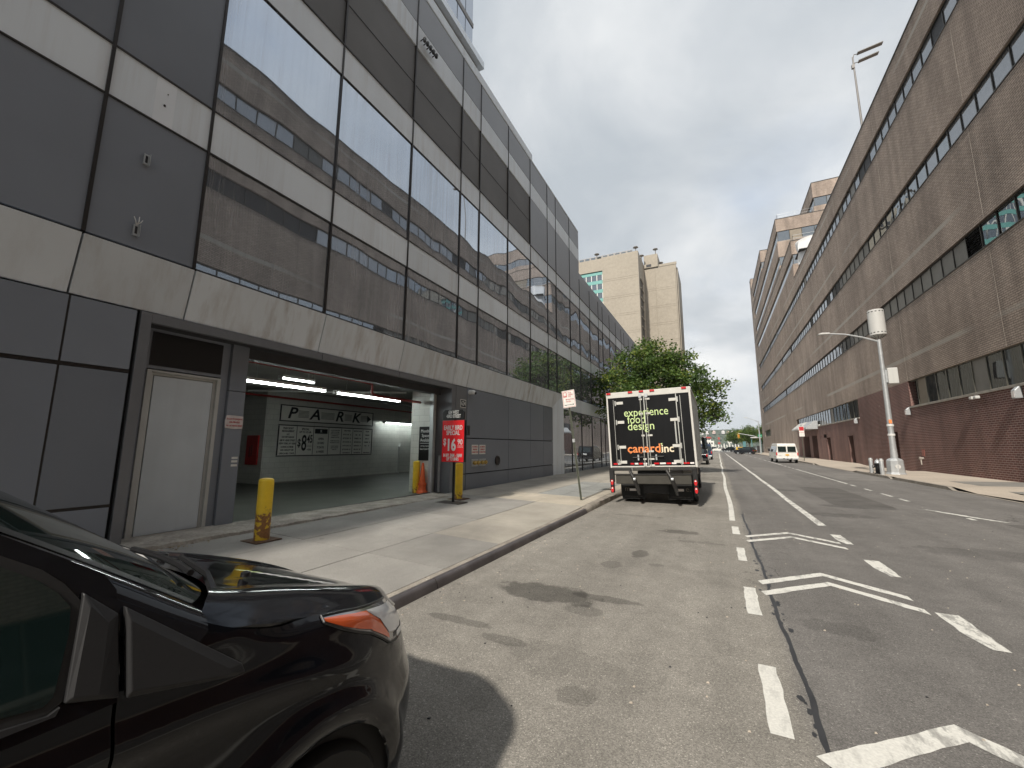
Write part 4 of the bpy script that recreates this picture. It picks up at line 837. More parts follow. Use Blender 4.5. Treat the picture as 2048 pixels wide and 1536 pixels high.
# chassis, liftgate, lights, flaps
tb('bumper_beam', 'dark_steel', -hw + .05, hw - .05, -.05, .10, .97, z0 - .005, bev=.01); tb('step_grip', 'gate_steel', -.55, .55, -.056, -.045, .985, 1.04)
tb('chassis', 'dark_steel', -.45, .45, .15, 6.6, .55, .95)
lg = tb('liftgate', 'gate_steel', -1.04, 1.02, -.12, .03, .60, .86, bev=.015); obj('gate_lip', MB().box(-1.06, 1.04, -.15, .0, .862, .885), M['dark_steel'], lg, bev=.004)
for x in (-.52, .50):
    obj('lift_arm', MB().tube([(x - .1, -.10, .98), (x + .02, -.20, .74), (x + .12, -.12, .30)], [.045, .05, .04], 8), M['dark_steel'], lg, smooth=40); obj('cylinder', MB().tube([(x + .05, -.16, .72), (x + .13, -.13, .42)], .03, 8), M['dark_steel'], lg, smooth=40); obj('chain_rod', MB().tube([(x - .03, -.13, z0), (x - .03, -.13, .86)], .01, 5), M['alu'], lg)
    obj('pivot', MB().lathe([(.05, -.03), (.05, .03)], (x + .03, -.2, .74), 12, 'x'), M['galv'], lg, smooth=40)
for x in (-1.17, 1.11):
    st = tb('light_post', 'rubber', x - .07, x + .07, -.06, .06, .62 if x > 0 else .64, 1.04, bev=.02); obj('light_bar', MB().box(x - .055, x + .055, -.05, .03, .34, .72), M['sign_black'], st, bev=.012)
    for z in (.64, .43):
        tl_ = obj('tail_light', MB().lathe([(.008, -.022), (.04, -.02), (.046, 0)], (x, -.052, 0), 16, 'y'), M['red_lens'], st, smooth=40); tl_.scale = (.95, 1, 1.9); tl_.location = (.05 * x, 0, z)
        obj('lens_spot', MB().box(x - .02, x + .02, -.077, -.074, z + .03, z + .06), M['white_lens'], st)
for x in (-.66, .66):
    fl = tb('mud_flap', 'rubber', x - .33, x + .33, .42, .445, .12, .80, bev=.01)
    text('m' if x < 0 else 'e.', .22, (x - .16 if x < 0 else x + .22, .414, .42), flat('flap_lettering', (.16, .14, .11), .6), fl, '-y'); text('milestruckgroup.com', .06, (x, .414, .20), flat('flap_lettering_small', (.12, .105, .09), .6), fl, '-y')
    obj('flap_light', MB().box(x - .1, x + .1, .405, .419, .36, .43), M['white_lens'], fl, bev=.01)
tb('number_plate', 'dark_steel', -.28, .32, .30, .32, .33, .53); tb('plate_mount', 'dark_steel', -.34, .36, .33, .36, .30, .58)
for y in (1.15,):
    for x in (-.98, -.70, .70, .98): wheel(TR, (x, y, .40), .40, .22)
for x in (-.93, .93): wheel(TR, (x, 5.75, .40), .40, .24)
# cab
cabp = [(5.25, .55), (7.15, .55), (7.25, 1.1), (7.05, 1.45), (6.75, 2.25), (6.5, 2.4), (5.25, 2.4)]
obj('cab', MB().prism(cabp, 'x', -1.0, 1.0), M['car_white'], TR, bev=.05)
obj('windscreen', MB().hexa([(-.9, 7.07, 1.47), (.9, 7.07, 1.47), (.85, 6.82, 2.18), (-.85, 6.82, 2.18), (-.9, 7.08, 1.47), (.9, 7.08, 1.47), (.85, 6.84, 2.18), (-.85, 6.84, 2.18)]), M['car_glass'], TR)
obj('side_window', MB().prism([(5.6, 1.45), (6.85, 1.45), (6.6, 2.15), (5.6, 2.15)], 'x', 1.0, 1.008), M['car_glass'], TR); obj('side_window', MB().prism([(5.6, 1.45), (6.85, 1.45), (6.6, 2.15), (5.6, 2.15)], 'x', -1.008, -1.0), M['car_glass'], TR)
for s in (-1, 1):
    mr = tb('mirror', 'sign_black', s * 1.30 - .10, s * 1.30 + .10, 6.62, 6.74, 1.52, 2.02, bev=.03); obj('mirror_arm', MB().tube([(s * 1.0, 6.75, 1.98), (s * 1.28, 6.72, 1.98)], .015, 6).tube([(s * 1.0, 6.75, 1.56), (s * 1.28, 6.72, 1.56)], .015, 6), M['sign_black'], mr); obj('mirror_glass', MB().box(s * 1.30 - .085, s * 1.30 + .085, 6.612, 6.619, 1.55, 1.99), M['car_glass'], mr)

# ================================================================== CARS
def profile_car(name, label, cat, loc, rz, L, Wd, prof, glassy, paint, wheels=(0.75, 3.45), r=.33, group=None, plate='plate_ny', tail=True, roofw=.86, rear=None):
    """car body swept from a side outline (y forward from rear bumper, z): lower body full width, greenhouse narrower"""
    t = thing(name, label, cat, loc, rz, group)
    zb = max(p[1] for p in prof)
    belt = glassy['belt']
    def wid(z): return Wd / 2 * (1 - (1 - roofw) * max(0, (z - belt)) / max(.01, zb - belt)) - (0.05 if z < .35 else 0)
    n = len(prof); b = MB()
    A = b.pts([(-wid(z), y, z) for y, z in prof]); B = b.pts([(wid(z), y, z) for y, z in prof])
    b.f.append(tuple(A + i for i in range(n))); b.f.append(tuple(B + i for i in reversed(range(n)))); b.mi += [0, 0]
    for i in range(n): j = (i + 1) % n; b.f.append((A + i, B + i, B + j, A + j)); b.mi.append(0)
    obj('body', b, M[paint], t, bev=.05, smooth=30)
    for s in (-1, 1):
        for q in glassy['side']:
            m = MB(); m.hexa([(s * (wid(z) - .004), y, z) for y, z in q] + [(s * (wid(z) + .004), y, z) for y, z in q]); obj('side_window', m, M['car_glass'], t)
        for y in wheels: wheel(t, (s * (Wd / 2 - .11), y, r), r, .21)
    for nm, key in (('rear_window', 'rear'), ('windscreen', 'front')):
        for x0, x1, (ya, za), (yb, zb_) in glassy.get(key, []):
            k = -.012 if key == 'rear' else .012
            m = MB(); m.hexa([(x0, ya, za), (x1, ya, za), (x1, yb, zb_), (x0, yb, zb_), (x0, ya + k, za), (x1, ya + k, za), (x1, yb + k, zb_), (x0, yb + k, zb_)]); obj(nm, m, M['car_glass'], t)
    y0 = rear if rear is not None else min(p[0] for p in prof)
    obj('rear_bumper', MB().box(-Wd / 2 + .02, Wd / 2 - .02, y0 - .07, y0 + .1, .38, .56), M['galv' if cat == 'van' else 'plastic'], t, bev=.03)
    if tail:
        for s in (-1, 1): obj('tail_light', MB().box(s * Wd / 2 - s * .02 - (.10 if s > 0 else 0), s * Wd / 2 - s * .02 + (0 if s > 0 else .10), y0 - .025, y0 + .05, *glassy.get('tail', (.75, .98))), M['red_lens'], t, bev=.012)
    obj('number_plate', MB().box(-.16, .16, y0 - .035, y0 - .02, .78, .93), M[plate], t)
    return t
SUV = [(0.0, .35), (0.02, .9), (.10, 1.05), (.45, 1.62), (.75, 1.70), (2.3, 1.68), (3.15, 1.10), (4.3, .98), (4.5, .75), (4.5, .35)]
SUVG = dict(belt=1.05, side=[[(.55, 1.1), (1.5, 1.1), (1.5, 1.55), (.72, 1.55)], [(1.56, 1.1), (2.85, 1.1), (2.3, 1.55), (1.56, 1.55)]], rear=[(-.6, .6, (.13, 1.1), (.42, 1.56))], front=[(-.65, .65, (3.12, 1.14), (2.36, 1.62))])
VAN = [(0.0, .40), (0.0, 1.0), (.10, 1.95), (.25, 2.05), (4.2, 2.05), (4.9, 1.25), (5.5, 1.10), (5.6, .8), (5.6, .40)]
VANG = dict(belt=1.05, side=[[(.4, 1.15), (1.9, 1.15), (1.9, 1.75), (.45, 1.75)], [(2.0, 1.15), (3.4, 1.15), (3.4, 1.75), (2.0, 1.75)], [(3.5, 1.15), (4.8, 1.15), (4.3, 1.8), (3.5, 1.8)]], rear=[(-.80, -.06, (.012, 1.16), (.075, 1.74)), (.06, .80, (.012, 1.16), (.075, 1.74))], front=[(-.8, .8, (4.86, 1.3), (4.25, 1.98))], tail=(.80, 1.12))
v = profile_car('white_van', 'white passenger van waiting by the brick building with a yellow plate', 'van', (6.50, 52.6, 0), R_(1.2), 5.6, 2.02, VAN, VANG, 'car_white', (1.0, 4.5), .37, roofw=.80)
obj('door_seam', MB().box(-.008, .008, -.006, .004, .58, 1.14), M['ink'], v); obj('window_frame', MB().box(-.86, .86, .0, .01, 1.10, 1.125), M['seal_rub'], v)
for s in (-1, 1): mm = obj('mirror', MB().box(s * 1.1 - .1, s * 1.1 + .1, 4.45, 4.55, 1.2, 1.5), M['plastic'], v, bev=.02)
obj('tow_hitch', MB().box(-.06, .06, -.12, .0, .36, .46).box(.25, .42, -.075, -.05, .42, .50).box(-.42, -.25, -.075, -.05, .42, .50), M['dark_steel'], v); obj('badge', MB().box(-.78, -.52, -.005, .003, .78, .81), M['chrome'], v)
profile_car('parked_car', 'dark red-lit sport utility car parked just ahead of the box truck', 'car', (-1.85, 43.2, 0), 0, 4.5, 1.85, SUV, SUVG, 'car_black', plate='sign_white', group='vehicles parked along the near kerb')
profile_car('parked_van', 'dark blue van parked two spaces ahead of the box truck', 'van', (-1.74, 60.5, 0), 0, 5.6, 1.95, VAN, VANG, 'car_blue', (1.0, 4.5), .36, plate='sign_white', group='vehicles parked along the near kerb')
profile_car('taxi', 'yellow taxi standing near the avenue corner', 'car', (4.9, 118, 0), R_(4), 4.5, 1.85, SUV, SUVG, 'car_taxi', group='vehicles near the avenue corner')
t_ = profile_car('parked_car', 'dark car turned across the far pavement beside the blue posts', 'car', (7.6, 112, 0), R_(62), 4.5, 1.85, SUV, SUVG, 'car_black', group='vehicles near the avenue corner')
for x, y, p, l in [(-2.6, 170, 'car_grey', 'silver'), (-.3, 172, 'car_black', 'black'), (2.6, 170, 'car_white', 'white'), (5.4, 168, 'car_black', 'dark'), (7.6, 171, 'car_grey', 'grey'), (10.8, 169, 'car_black', 'black')]:
    profile_car('distant_car', f'tiny {l} car crossing on the distant avenue, ' + {-2.6: 'under the white ferry', -.3: 'below the red float', 2.6: 'before the pier posts', 5.4: 'beside the far white gate', 7.6: 'behind the taxi', 10.8: 'behind the blue kiosk'}[x], 'car', (x, y, 0), R_(90), 4.5, 1.85, SUV, SUVG, p, group='cars on the distant avenue')

# ================================================================== BLACK CAR BESIDE THE CAMERA
K0 = (-2.10, 0.0, 0.0)
bc = thing('black_car', 'black compact van close to the kerb with glossy hood and orange lamp', 'car', K0)
XC, YN, YB = -2.10, 2.00, 1.05
def kpart(name, mb, m, smooth=35, bev=0.0, par=None): return obj(name, mb, M[m], par or bc, smooth=smooth, bev=bev)
def plan(u):
    """half-outline: u<=YB straight flank at y=u ; beyond, angle round the nose. returns (x offset from centre, y, nx, ny)"""
    if u <= YB: return 0.895, u, 1.0, 0.0
    a = (u - YB) * math.pi / 2
    w = 0.895 * math.cos(a); y = YB + (YN - YB) * math.sin(a) ** (2 / 2.4)
    e = 1e-3; a2 = min(math.pi / 2, a + e); a1 = max(1e-4, a - e)
    tx = 0.895 * (math.cos(a2) - math.cos(a1)); ty = (YN - YB) * (math.sin(a2) ** (2 / 2.4) - math.sin(a1) ** (2 / 2.4))
    l = math.hypot(tx, ty); return w, y, ty / l, -tx / l
def interp(x, tab):
    for (a, va), (b, vb) in zip(tab, tab[1:]):
        if x <= b: t = max(0, (x - a) / (b - a)); return va + (vb - va) * t
    return tab[-1][1]
def sm(x, tab):
    xs = [p[0] for p in tab]; ysx = [p[1] for p in tab]
    i = max(0, min(len(xs) - 2, next((k for k in range(len(xs) - 1) if x <= xs[k + 1]), len(xs) - 2)))
    t = (x - xs[i]) / (xs[i + 1] - xs[i]); t = max(0, min(1, t))
    d = [0] * len(xs)
    for k in range(len(xs)):
        a, b = max(0, k - 1), min(len(xs) - 1, k + 1); d[k] = (ysx[b] - ysx[a]) / (xs[b] - xs[a])
    h = xs[i + 1] - xs[i]; t2, t3 = t * t, t * t * t
    return (2 * t3 - 3 * t2 + 1) * ysx[i] + (t3 - 2 * t2 + t) * h * d[i] + (-2 * t3 + 3 * t2) * ysx[i + 1] + (t3 - t2) * h * d[i + 1]
HZ = [(.55, 1.262), (.72, 1.215), (1.0, 1.140), (1.2, 1.085), (1.46, 1.010), (1.63, .955), (1.78, .895), (1.88, .835), (1.95, .77)]
def hood_z(y): return sm(y, HZ)
SHO_D = [(-3.2, 1.17), (-0.6, 1.135), (.3, 1.115), (.60, 1.105)]
SHO = [(.40, 1.37), (.515, 1.292), (.60, 1.238), (.675, 1.196), (.76, 1.150), (.85, 1.112), (.93, 1.088), (1.08, 1.070), (1.24, 1.038), (1.34, 1.012), (1.45, .987), (1.6, .948), (1.75, .885), (1.9, .81), (2.0, .75)]
def sho(y): return sm(y, SHO_D) if y < .513 else sm(y, SHO)
WC = (1.05, .33)
def side_pt(u, z, s=1):
    w, y, nx, ny = plan(u)
    top = sho(y)
    blend = max(0, min(1, (y - .72) / .28))
    off = interp(z, [(.18, -.09), (.30, -.02), (.42, .0), (.60, .006), (.78, -.004)])
    f = max(0, min(1, (z - .70) / max(.05, top - .70))); rnd_ = -.05 * f * f - (.02 * (z - top + .03) / .03 if z > top - .03 else 0)
    pi_ = -.017 - .32 * max(0, z - 1.13) - .03 * max(0, min(1, (z - .85) / .25)) * 0
    off += rnd_ * blend + pi_ * (1 - blend)
    # shoulder crease that runs into the wheel flare
    cz = sm(y, [(-3.2, 1.02), (.2, 1.00), (.52, .985), (.8, .955), (1.0, .92), (1.3, .83)])
    if y < 1.35: off += .020 * math.exp(-((z - cz) / .045) ** 2) * (1 if y < 1.0 else max(0, (1.35 - y) / .35)) - .016 * math.exp(-((z - cz + .13) / .09) ** 2) * (1 if y < .5 else max(0, (.9 - y) / .4))
    rr = math.hypot(y - WC[0], z - WC[1])
    off += .030 * math.exp(-((rr - .44) / .055) ** 2) * (1 if u < YB + .35 else 0.4)
    nose = max(0, min(1, (u - YB) / .6))
    off += nose * (.035 * math.exp(-((z - .50) / .13) ** 2) - .05 * max(0, (z - .60)) / .25 * .6)
    return (XC + s * (w + off * nx), y + off * ny * (1 if u > YB else 0), z)
def flank(name, u0, u1, du, s=1, m='car_black', arch=True, zlo=.20):
    nu = max(2, int((u1 - u0) / du)); us = [u0 + (u1 - u0) * i / nu for i in range(nu + 1)]; NZ = 60 if s > 0 else 20
    P = [[None] * (NZ + 1) for _ in us]
    for i, u in enumerate(us):
        top = sho(plan(u)[1])
        for j in range(NZ + 1):
            z = zlo + (top - zlo) * (j / NZ) ** .92
            P[i][j] = side_pt(u, z, s)
    R = .385; b = MB(K0); idx = {}
    def far(i, j): return math.hypot(P[i][j][1] - WC[0], P[i][j][2] - WC[1])
    for i in range(len(us) - 1):
        for j in range(NZ):
            q = [(i, j), (i + 1, j), (i + 1, j + 1), (i, j + 1)]
            if arch and us[i] < YB + .5 and all(far(*c) < R for c in q): continue
            ff = []
            for c in q:
                if c not in idx:
                    x, y, z = P[c[0]][c[1]]; d = far(*c)
                    if arch and us[c[0]] < YB + .5 and d < R and d > 1e-6:
                        y = WC[0] + (y - WC[0]) * R / d; z = WC[1] + (z - WC[1]) * R / d
                    idx[c] = b.pts([(x, y, z)])
                ff.append(idx[c])
            b.f.append(tuple(ff)); b.mi.append(0)
    return obj(name, b, M[m], bc, smooth=50)
flank('fender', .516, YB + .62, .022, 1); flank('fender', .516, YB + .62, .05, -1)
flank('bumper', YB + .628, YB + .995, .03, 1, arch=False); flank('bumper', YB + .628, YB + .995, .03, -1, arch=False)
dR = flank('door', -.62, .509, .05, 1, arch=False); flank('door', -.62, .509, .1, -1, arch=False)
flank('rear_flank', -2.4, -.627, .1, 1, arch=False); flank('rear_flank', -2.4, -.627, .2, -1, arch=False)
# dark structure behind the panel gaps
obj('inner_shell', MB(K0).box(XC - .80, XC + .80, -2.4, .60, .25, 1.08).box(XC - .55, XC + .55, .60, 1.55, .25, .80).box(XC - .80, XC + .80, .44, .62, .7, 1.09), M['black'], bc)
obj('wheel_well', MB(K0).lathe([(.40, -.30), (.40, 0.0)], (XC + .84, WC[0], WC[1]), 28, 'x'), M['rubber'], bc, smooth=50)
wr = wheel(bc, (XC + .775 - K0[0], WC[0], .33), .33, .215); wheel(bc, (XC - .775 - K0[0], WC[0], .33), .33, .215); wheel(bc, (XC + .775 - K0[0], -1.75, .33), .33, .215); wheel(bc, (XC - .775 - K0[0], -1.75, .33), .33, .215)
# hood
def hood_edge(y):                                                   # half width at the seam
    return max(.05, side_flank(y) - .045)
def plan_w(y):
    if y <= YB: return .895
    t = min(1, ((y - YB) / (YN - YB))) ** 2.4
    return .895 * math.sqrt(max(0, 1 - t))
def side_flank(y):                                                   # half width where the wing top ends
    lo_, hi_ = 0.0, 1.999
    u = y
    if y > YB: u = YB + 2 / math.pi * math.asin(min(1, ((y - YB) / (YN - YB)) ** 1.2))
    return abs(side_pt(min(u, YB + .97), sho(y), 1)[0] - XC)
rows = []
for i in range(27):
    y = .70 + (1.90 - .70) * i / 26; e = hood_edge(y); r = []
    for j in range(33):
        s = -1 + 2 * j / 32; a = abs(s)
        yy_ = y + (.28 * (1 - a ** 2.2) if y < 1.0 else .28 * (1 - a ** 2.2) * (1.90 - y) / .90)  # cowl edge bows forward in the middle
        z = hood_z(yy_ - (.0)) + .012 * (1 - a * a)
        z = hood_z(yy_) * (1 - .0) + .014 * math.exp(-((a - .80) / .10) ** 2) - .035 * max(0, (a - .88) / .12) ** 1.6 - .004 * math.exp(-((a - .55) / .12) ** 2)
        r.append((XC + s * e, yy_, z))
    for sg_, at in ((-1, 0), (1, -1)):                               # rolled edge down to the wing
        p = r[0] if sg_ < 0 else r[-1]; fx = XC + sg_ * (side_flank(y) + .004)
        sk = [(p[0] + (fx - p[0]) * .55, y, p[2] - .012), (fx - sg_ * .004, y, min(p[2] - .02, sho(y) + .012)), (fx - sg_ * .010, y, min(p[2] - .03, sho(y) - .004))]
        r = sk[::-1] + r if sg_ < 0 else r + sk
    rows.append(r)
hd = kpart('hood', MB(K0).grid(rows), 'car_black', 50)
rows2 = [[(x, y + .012, z - .05) for x, y, z in rows[-1]], rows[-1]]; kpart('hood_lip', MB(K0).grid(rows2), 'car_black', 50, par=hd)
# cowl with wipers
cw = kpart('cowl', MB(K0).grid([[(XC + s * .80, .62 + .30 * (1 - abs(s) ** 2.2) + d, 1.205 - .10 * (1 - abs(s) ** 2) + h) for s in np.linspace(-1, 1, 21)] for d, h in ((.0, -.02), (.06, -.035), (.12, -.05))]), 'plastic', 50)
def wsp(s, t, k=0.0):                                               # point of the windscreen
    bx, by, bz = XC + .765 * s, .97 - .27 * abs(s) ** 2.2, 1.135 + .078 * s * s
    tx, ty, tz = XC + .655 * s, .04 - .22 * s * s, 1.80 - .03 * s * s
    return (bx + (tx - bx) * t, by + (ty - by) * t + k * .6, bz + (tz - bz) * t + .02 * math.sin(math.pi * t) + k)
kpart('windscreen', MB(K0).grid([[wsp(s, t) for s in np.linspace(-1, 1, 25)] for t in np.linspace(0, 1, 13)]), 'car_glass', True)
kpart('windscreen_seal', MB(K0).grid([[wsp(s, t, .003) for s in (.955, 1.0)] for t in np.linspace(0, 1, 13)]), 'seal_rub', True)
for s0, s1, t1 in ((.62, -.05, .10), (-.20, -.80, .12)):
    pw = [wsp(s0 + (s1 - s0) * k, .05 + t1 * math.sin(k * 1.6) * .55, .022) for k in np.linspace(0, 1, 9)]
    wp = kpart('wiper', MB(K0).tube(pw, .011, 6), 'sign_black', 40); kpart('wiper_arm', MB(K0).tube([wsp(s0 + .12, -.05, .0), wsp(s0 - .05, .0, .035), wsp((s0 + s1) / 2, .05, .045)], [.016, .012, .009], 6), 'sign_black', 40, par=wp)
for x in (-.35, .30): kpart('washer_nozzle', MB(K0).lathe([(.02, 0), (.018, .014), (.005, .02)], (XC + x, 1.10 + .04, hood_z(1.10) - .002), 10), 'sign_black', 40, par=hd)
# roof
kpart('roof', MB(K0).grid([[(XC + .655 * s, .04 - .22 * s * s - d, 1.80 - .03 * s * s - .03 * (abs(s) > .99) + .05 * math.sin(min(1, d / 1.2) * 1.57)) for s in np.linspace(-1, 1, 15)] for d in np.linspace(0, 2.3, 12)]), 'car_black', 50)
# upper flank in its own leaning plane, with pillar, glass, mirror sail and fender trim
def PI(y, z, d=0.0): return (-1.222 - .32 * (z - 1.14) + d, y, z)
def poly(name, pts, m, d, th=.02, par=None, bev=0.0, sm_=False):
    n = len(pts); b = MB(K0)
    A = b.pts([PI(y, z, d - th) for y, z in pts]); B = b.pts([PI(y, z, d) for y, z in pts])
    b.f.append(tuple(A + i for i in range(n))); b.f.append(tuple(B + i for i in reversed(range(n)))); b.mi += [0, 0]
    for i in range(n): j = (i + 1) % n; b.f.append((A + i, B + i, B + j, A + j)); b.mi.append(0)
    return obj(name, b, M[m], par or bc, bev=bev, smooth=sm_)
pil = lambda y: 1.199 + .655 * (.74 - y)                             # underside line of the pillar
poly('door_frame', [(.509, 1.095), (.509, 1.315), (.488, 1.352), (.445, 1.384), (.324, 1.466), (-.17, 1.70), (-.62, 1.74), (-.62, 1.095)], 'car_black', 0.0, .03, dR)
poly('rear_pillar', [(-.627, 1.095), (-.627, 1.74), (-2.3, 1.74), (-2.4, 1.095)], 'car_black', 0.0, .03)
# rounded pillar between flank and windscreen
rows = []
for t in np.linspace(0, 1, 13):
    A_ = Vector(wsp(1.0, t)); y = A_[1]; zz_ = A_[2]
    o = Vector(PI(y - .005, zz_ - .045 - .02 * t)); mid = (A_ + o) / 2 + Vector((.022, 0.008, .018))
    q = []
    for k in np.linspace(0, 1, 7): q.append(A_ * (1 - k) ** 2 + mid * 2 * k * (1 - k) + o * k * k)
    q.append(Vector(PI(y - .05, zz_ - .085 - .02 * t, .001))); rows.append(q)
kpart('pillar', MB(K0).grid(rows), 'car_black', True)
WIN = [(-.60, 1.155), (.34, 1.149), (.393, 1.141), (.408, 1.152), (.428, 1.254), (.430, 1.304), (.410, 1.337), (.379, 1.369), (.328, 1.406), (-.12, 1.64), (-.60, 1.68)]
FR = [(-.62, 1.135), (.335, 1.131), (.400, 1.125), (.421, 1.137), (.446, 1.254), (.446, 1.312), (.420, 1.352), (.385, 1.388), (.330, 1.425), (-.12, 1.665), (-.62, 1.705)]
wf = poly('window_seal', FR, 'seal_rub', .005, .006, dR)
wg = poly('window', WIN, 'car_glass', .0075, .004, dR)
poly('window_strip', [(-.62, 1.128), (.41, 1.119), (.417, 1.131), (.40, 1.124), (.335, 1.131), (-.62, 1.136)], 'plastic', .012, .012, dR)
# mirror sail: faceted matte trim
def facet(name, outer, inner, d0, d1, par):
    n = len(outer); b = MB(K0); O = b.pts([PI(y, z, d0 - .012) for y, z in outer]); A = b.pts([PI(y, z, d0) for y, z in outer]); I = b.pts([PI(y, z, d1) for y, z in inner])
    for i in range(n): j = (i + 1) % n; b.f.append((O + i, O + j, A + j, A + i)); b.f.append((A + i, A + j, I + j, I + i)); b.mi += [0, 0]
    b.f.append(tuple(I + i for i in range(n))); b.mi.append(0)
    return obj(name, b, M['plastic'], par, bev=.0025)
facet('mirror_sail', [(.449, 1.327), (.508, 1.268), (.508, 1.106), (.423, 1.134)], [(.458, 1.300), (.488, 1.258), (.472, 1.128), (.433, 1.142)], .012, .020, dR)
facet('fender_trim', [(.520, 1.279), (.765, 1.068), (.771, 1.047), (.745, 1.047), (.520, 1.100)], [(.526, 1.250), (.728, 1.073), (.734, 1.061), (.720, 1.060), (.526, 1.112)], .014, .022, bc)
# headlamp set into the corner
def lamp_pt(u, z, d): 
    x, y, z_ = side_pt(u, z, 1); w, yy2, nx, ny = plan(u); return (x + d * nx, y + d * ny, z_)
UL = [1.062, 1.10, 1.147, 1.20, 1.25, 1.29, 1.35, 1.42, 1.48, 1.53, 1.565]
lo = [1.050, 1.003, .962, .925, .878, .838, .815, .802, .802, .818, .850]; hi = [1.060, 1.046, 1.028, 1.010, .996, .985, .968, .948, .928, .905, .875]
hl = kpart('headlight', MB(K0).grid([[lamp_pt(u, l + (h - l) * k, .004) for k in np.linspace(0, 1, 7)] for u, l, h in zip(UL, lo, hi)]), 'lens_dark', True)
def patch(name, m, i0, i1, k0, k1, d):
    return kpart(name, MB(K0).grid([[lamp_pt(u, l + (h - l) * k, d) for k in np.linspace(k0(q), k1(q), 6)] for q, (u, l, h) in zip(np.linspace(0, 1, i1 - i0), list(zip(UL, lo, hi))[i0:i1])]), m, True, par=hl)
patch('indicator_lens', 'amber', 0, 4, lambda q: .12, lambda q: .90, .008)
patch('indicator_lens', 'amber', 3, 6, lambda q: .08, lambda q: .90 - .70 * q, .008)
patch('reflector', 'clear_lens', 3, 9, lambda q: .90 - .68 * min(1, q * 2.4), lambda q: .93, .010)
patch('reflector', 'clear_lens', 6, 10, lambda q: .05, lambda q: .18, .012)
hr = kpart('headlight_rim', MB(K0).tube([lamp_pt(u, l - .004, .004) for u, l in zip(UL, lo)] + [lamp_pt(u, h + .004, .004) for u, h in list(zip(UL, hi))[::-1]] + [lamp_pt(UL[0], lo[0] - .004, .004)], .005, 6), 'sign_black', 50, par=hl)
for k in range(9):                                                  # slanted green and white strokes laid over the hood
    xx, yy0 = -1.95 + .046 * k, 1.20 + .017 * k
    kpart('hood_stroke', MB(K0).grid([[(xx, yy0 - .02, hood_z(yy0 - .02) + .016), (xx + .026, yy0 - .010, hood_z(yy0 - .010) + .016)], [(xx + .012, yy0 + .035, hood_z(yy0 + .035) + .016), (xx + .038, yy0 + .045, hood_z(yy0 + .045) + .016)]]), 'lime' if k < 2 else 'ink_white', True, par=hd)

# ================================================================== BRICK BUILDING ACROSS THE STREET
XR = 11.6; BO = (11.6, 30.0, 0.0)
bk = thing('brick_building', 'very long brown brick building with window strips and a dark red base', 'building', BO)
def rbox(name, m, x0, x1, y0, y1, z0_, z1_, par=None, bev=0.0): return obj(name, MB(BO).box(x0, x1, y0, y1, z0_, z1_), M[m], par or bk, bev=bev)
YA, YZ = -70.0, 138.5
STR = [(10.85, 12.08), (16.83, 18.06), (22.78, 24.06)]
UP = [(28.55, 30.05), (33.1, 34.7), (37.6, 39.45), (42.9, 44.5)]
def strip_end(z): return 131.0
def spandrel(za, zb, y0, y1, m='brown_brick', dep=1.2): rbox('brick_wall', m, XR, XR + dep, y0, y1, za, zb)
# base courses: red brick with door recesses, then the low window strips
doors = [(38.95, 41.0), (49.95, 51.6), (58.9, 60.75), (66.0, 69.2), (71.2, 75.5)]
ed = [YA] + [y for d in doors for y in d] + [80.0]
for a, b in zip(ed[0::2], ed[1::2]): rbox('brick_wall', 'red_brick', XR, XR + 1.2, a, b, 0.0, 2.80 if b < 62 else 3.2)
rbox('brick_wall', 'red_brick', XR, XR + 1.2, YA, 62.0, 2.802, 4.36); rbox('brick_wall', 'red_brick', XR, XR + 1.2, 62.0, 80.0, 3.202, 4.36); rbox('brick_wall', 'brown_brick', XR, XR + 1.2, 80.0, YZ, 0.0, 4.36)
rbox('brick_wall', 'red_brick', XR, XR + 1.2, 36.05, 47.25, 4.362, 6.04)
for a, b in doors:
    m = 'ink' if a > 62 else 'plastic'
    dd = rbox('door', m, XR + .9, XR + .96, a + .02, b - .02, 0.1, 2.78 if b < 62 else 3.18)
    rbox('jamb', 'red_brick', XR + .02, XR + .95, b - .02, b + .02, 0.1, 2.78 if b < 62 else 3.18, dd)
def glaze(name, y, z0_, z1_, m, w=1.29, inset=.16, par=None):
    return rbox(name, m, XR + inset, XR + inset + .03, y + .028, y + w - .028, z0_ + .04, z1_ - .04, par)
def frames(y0, y1, z0_, z1_, step=1.29, pale=False, y_ref=23.5):
    b = MB(BO); b.box(XR + .10, XR + .22, y0, y1, z0_ + .001, z0_ + .045); b.box(XR + .10, XR + .22, y0, y1, z1_ - .045, z1_ - .001)
    y = y_ref + math.ceil((y0 - y_ref) / step) * step
    while y < y1: b.box(XR + .12, XR + .22, y - .03, y + .03, z0_ + .046, z1_ - .046); y += step
    f = obj('window_frame', b, M['bronze_pale' if pale else 'bronze'], bk); f['kind'] = 'stuff'; return f
rng = random.Random(3)
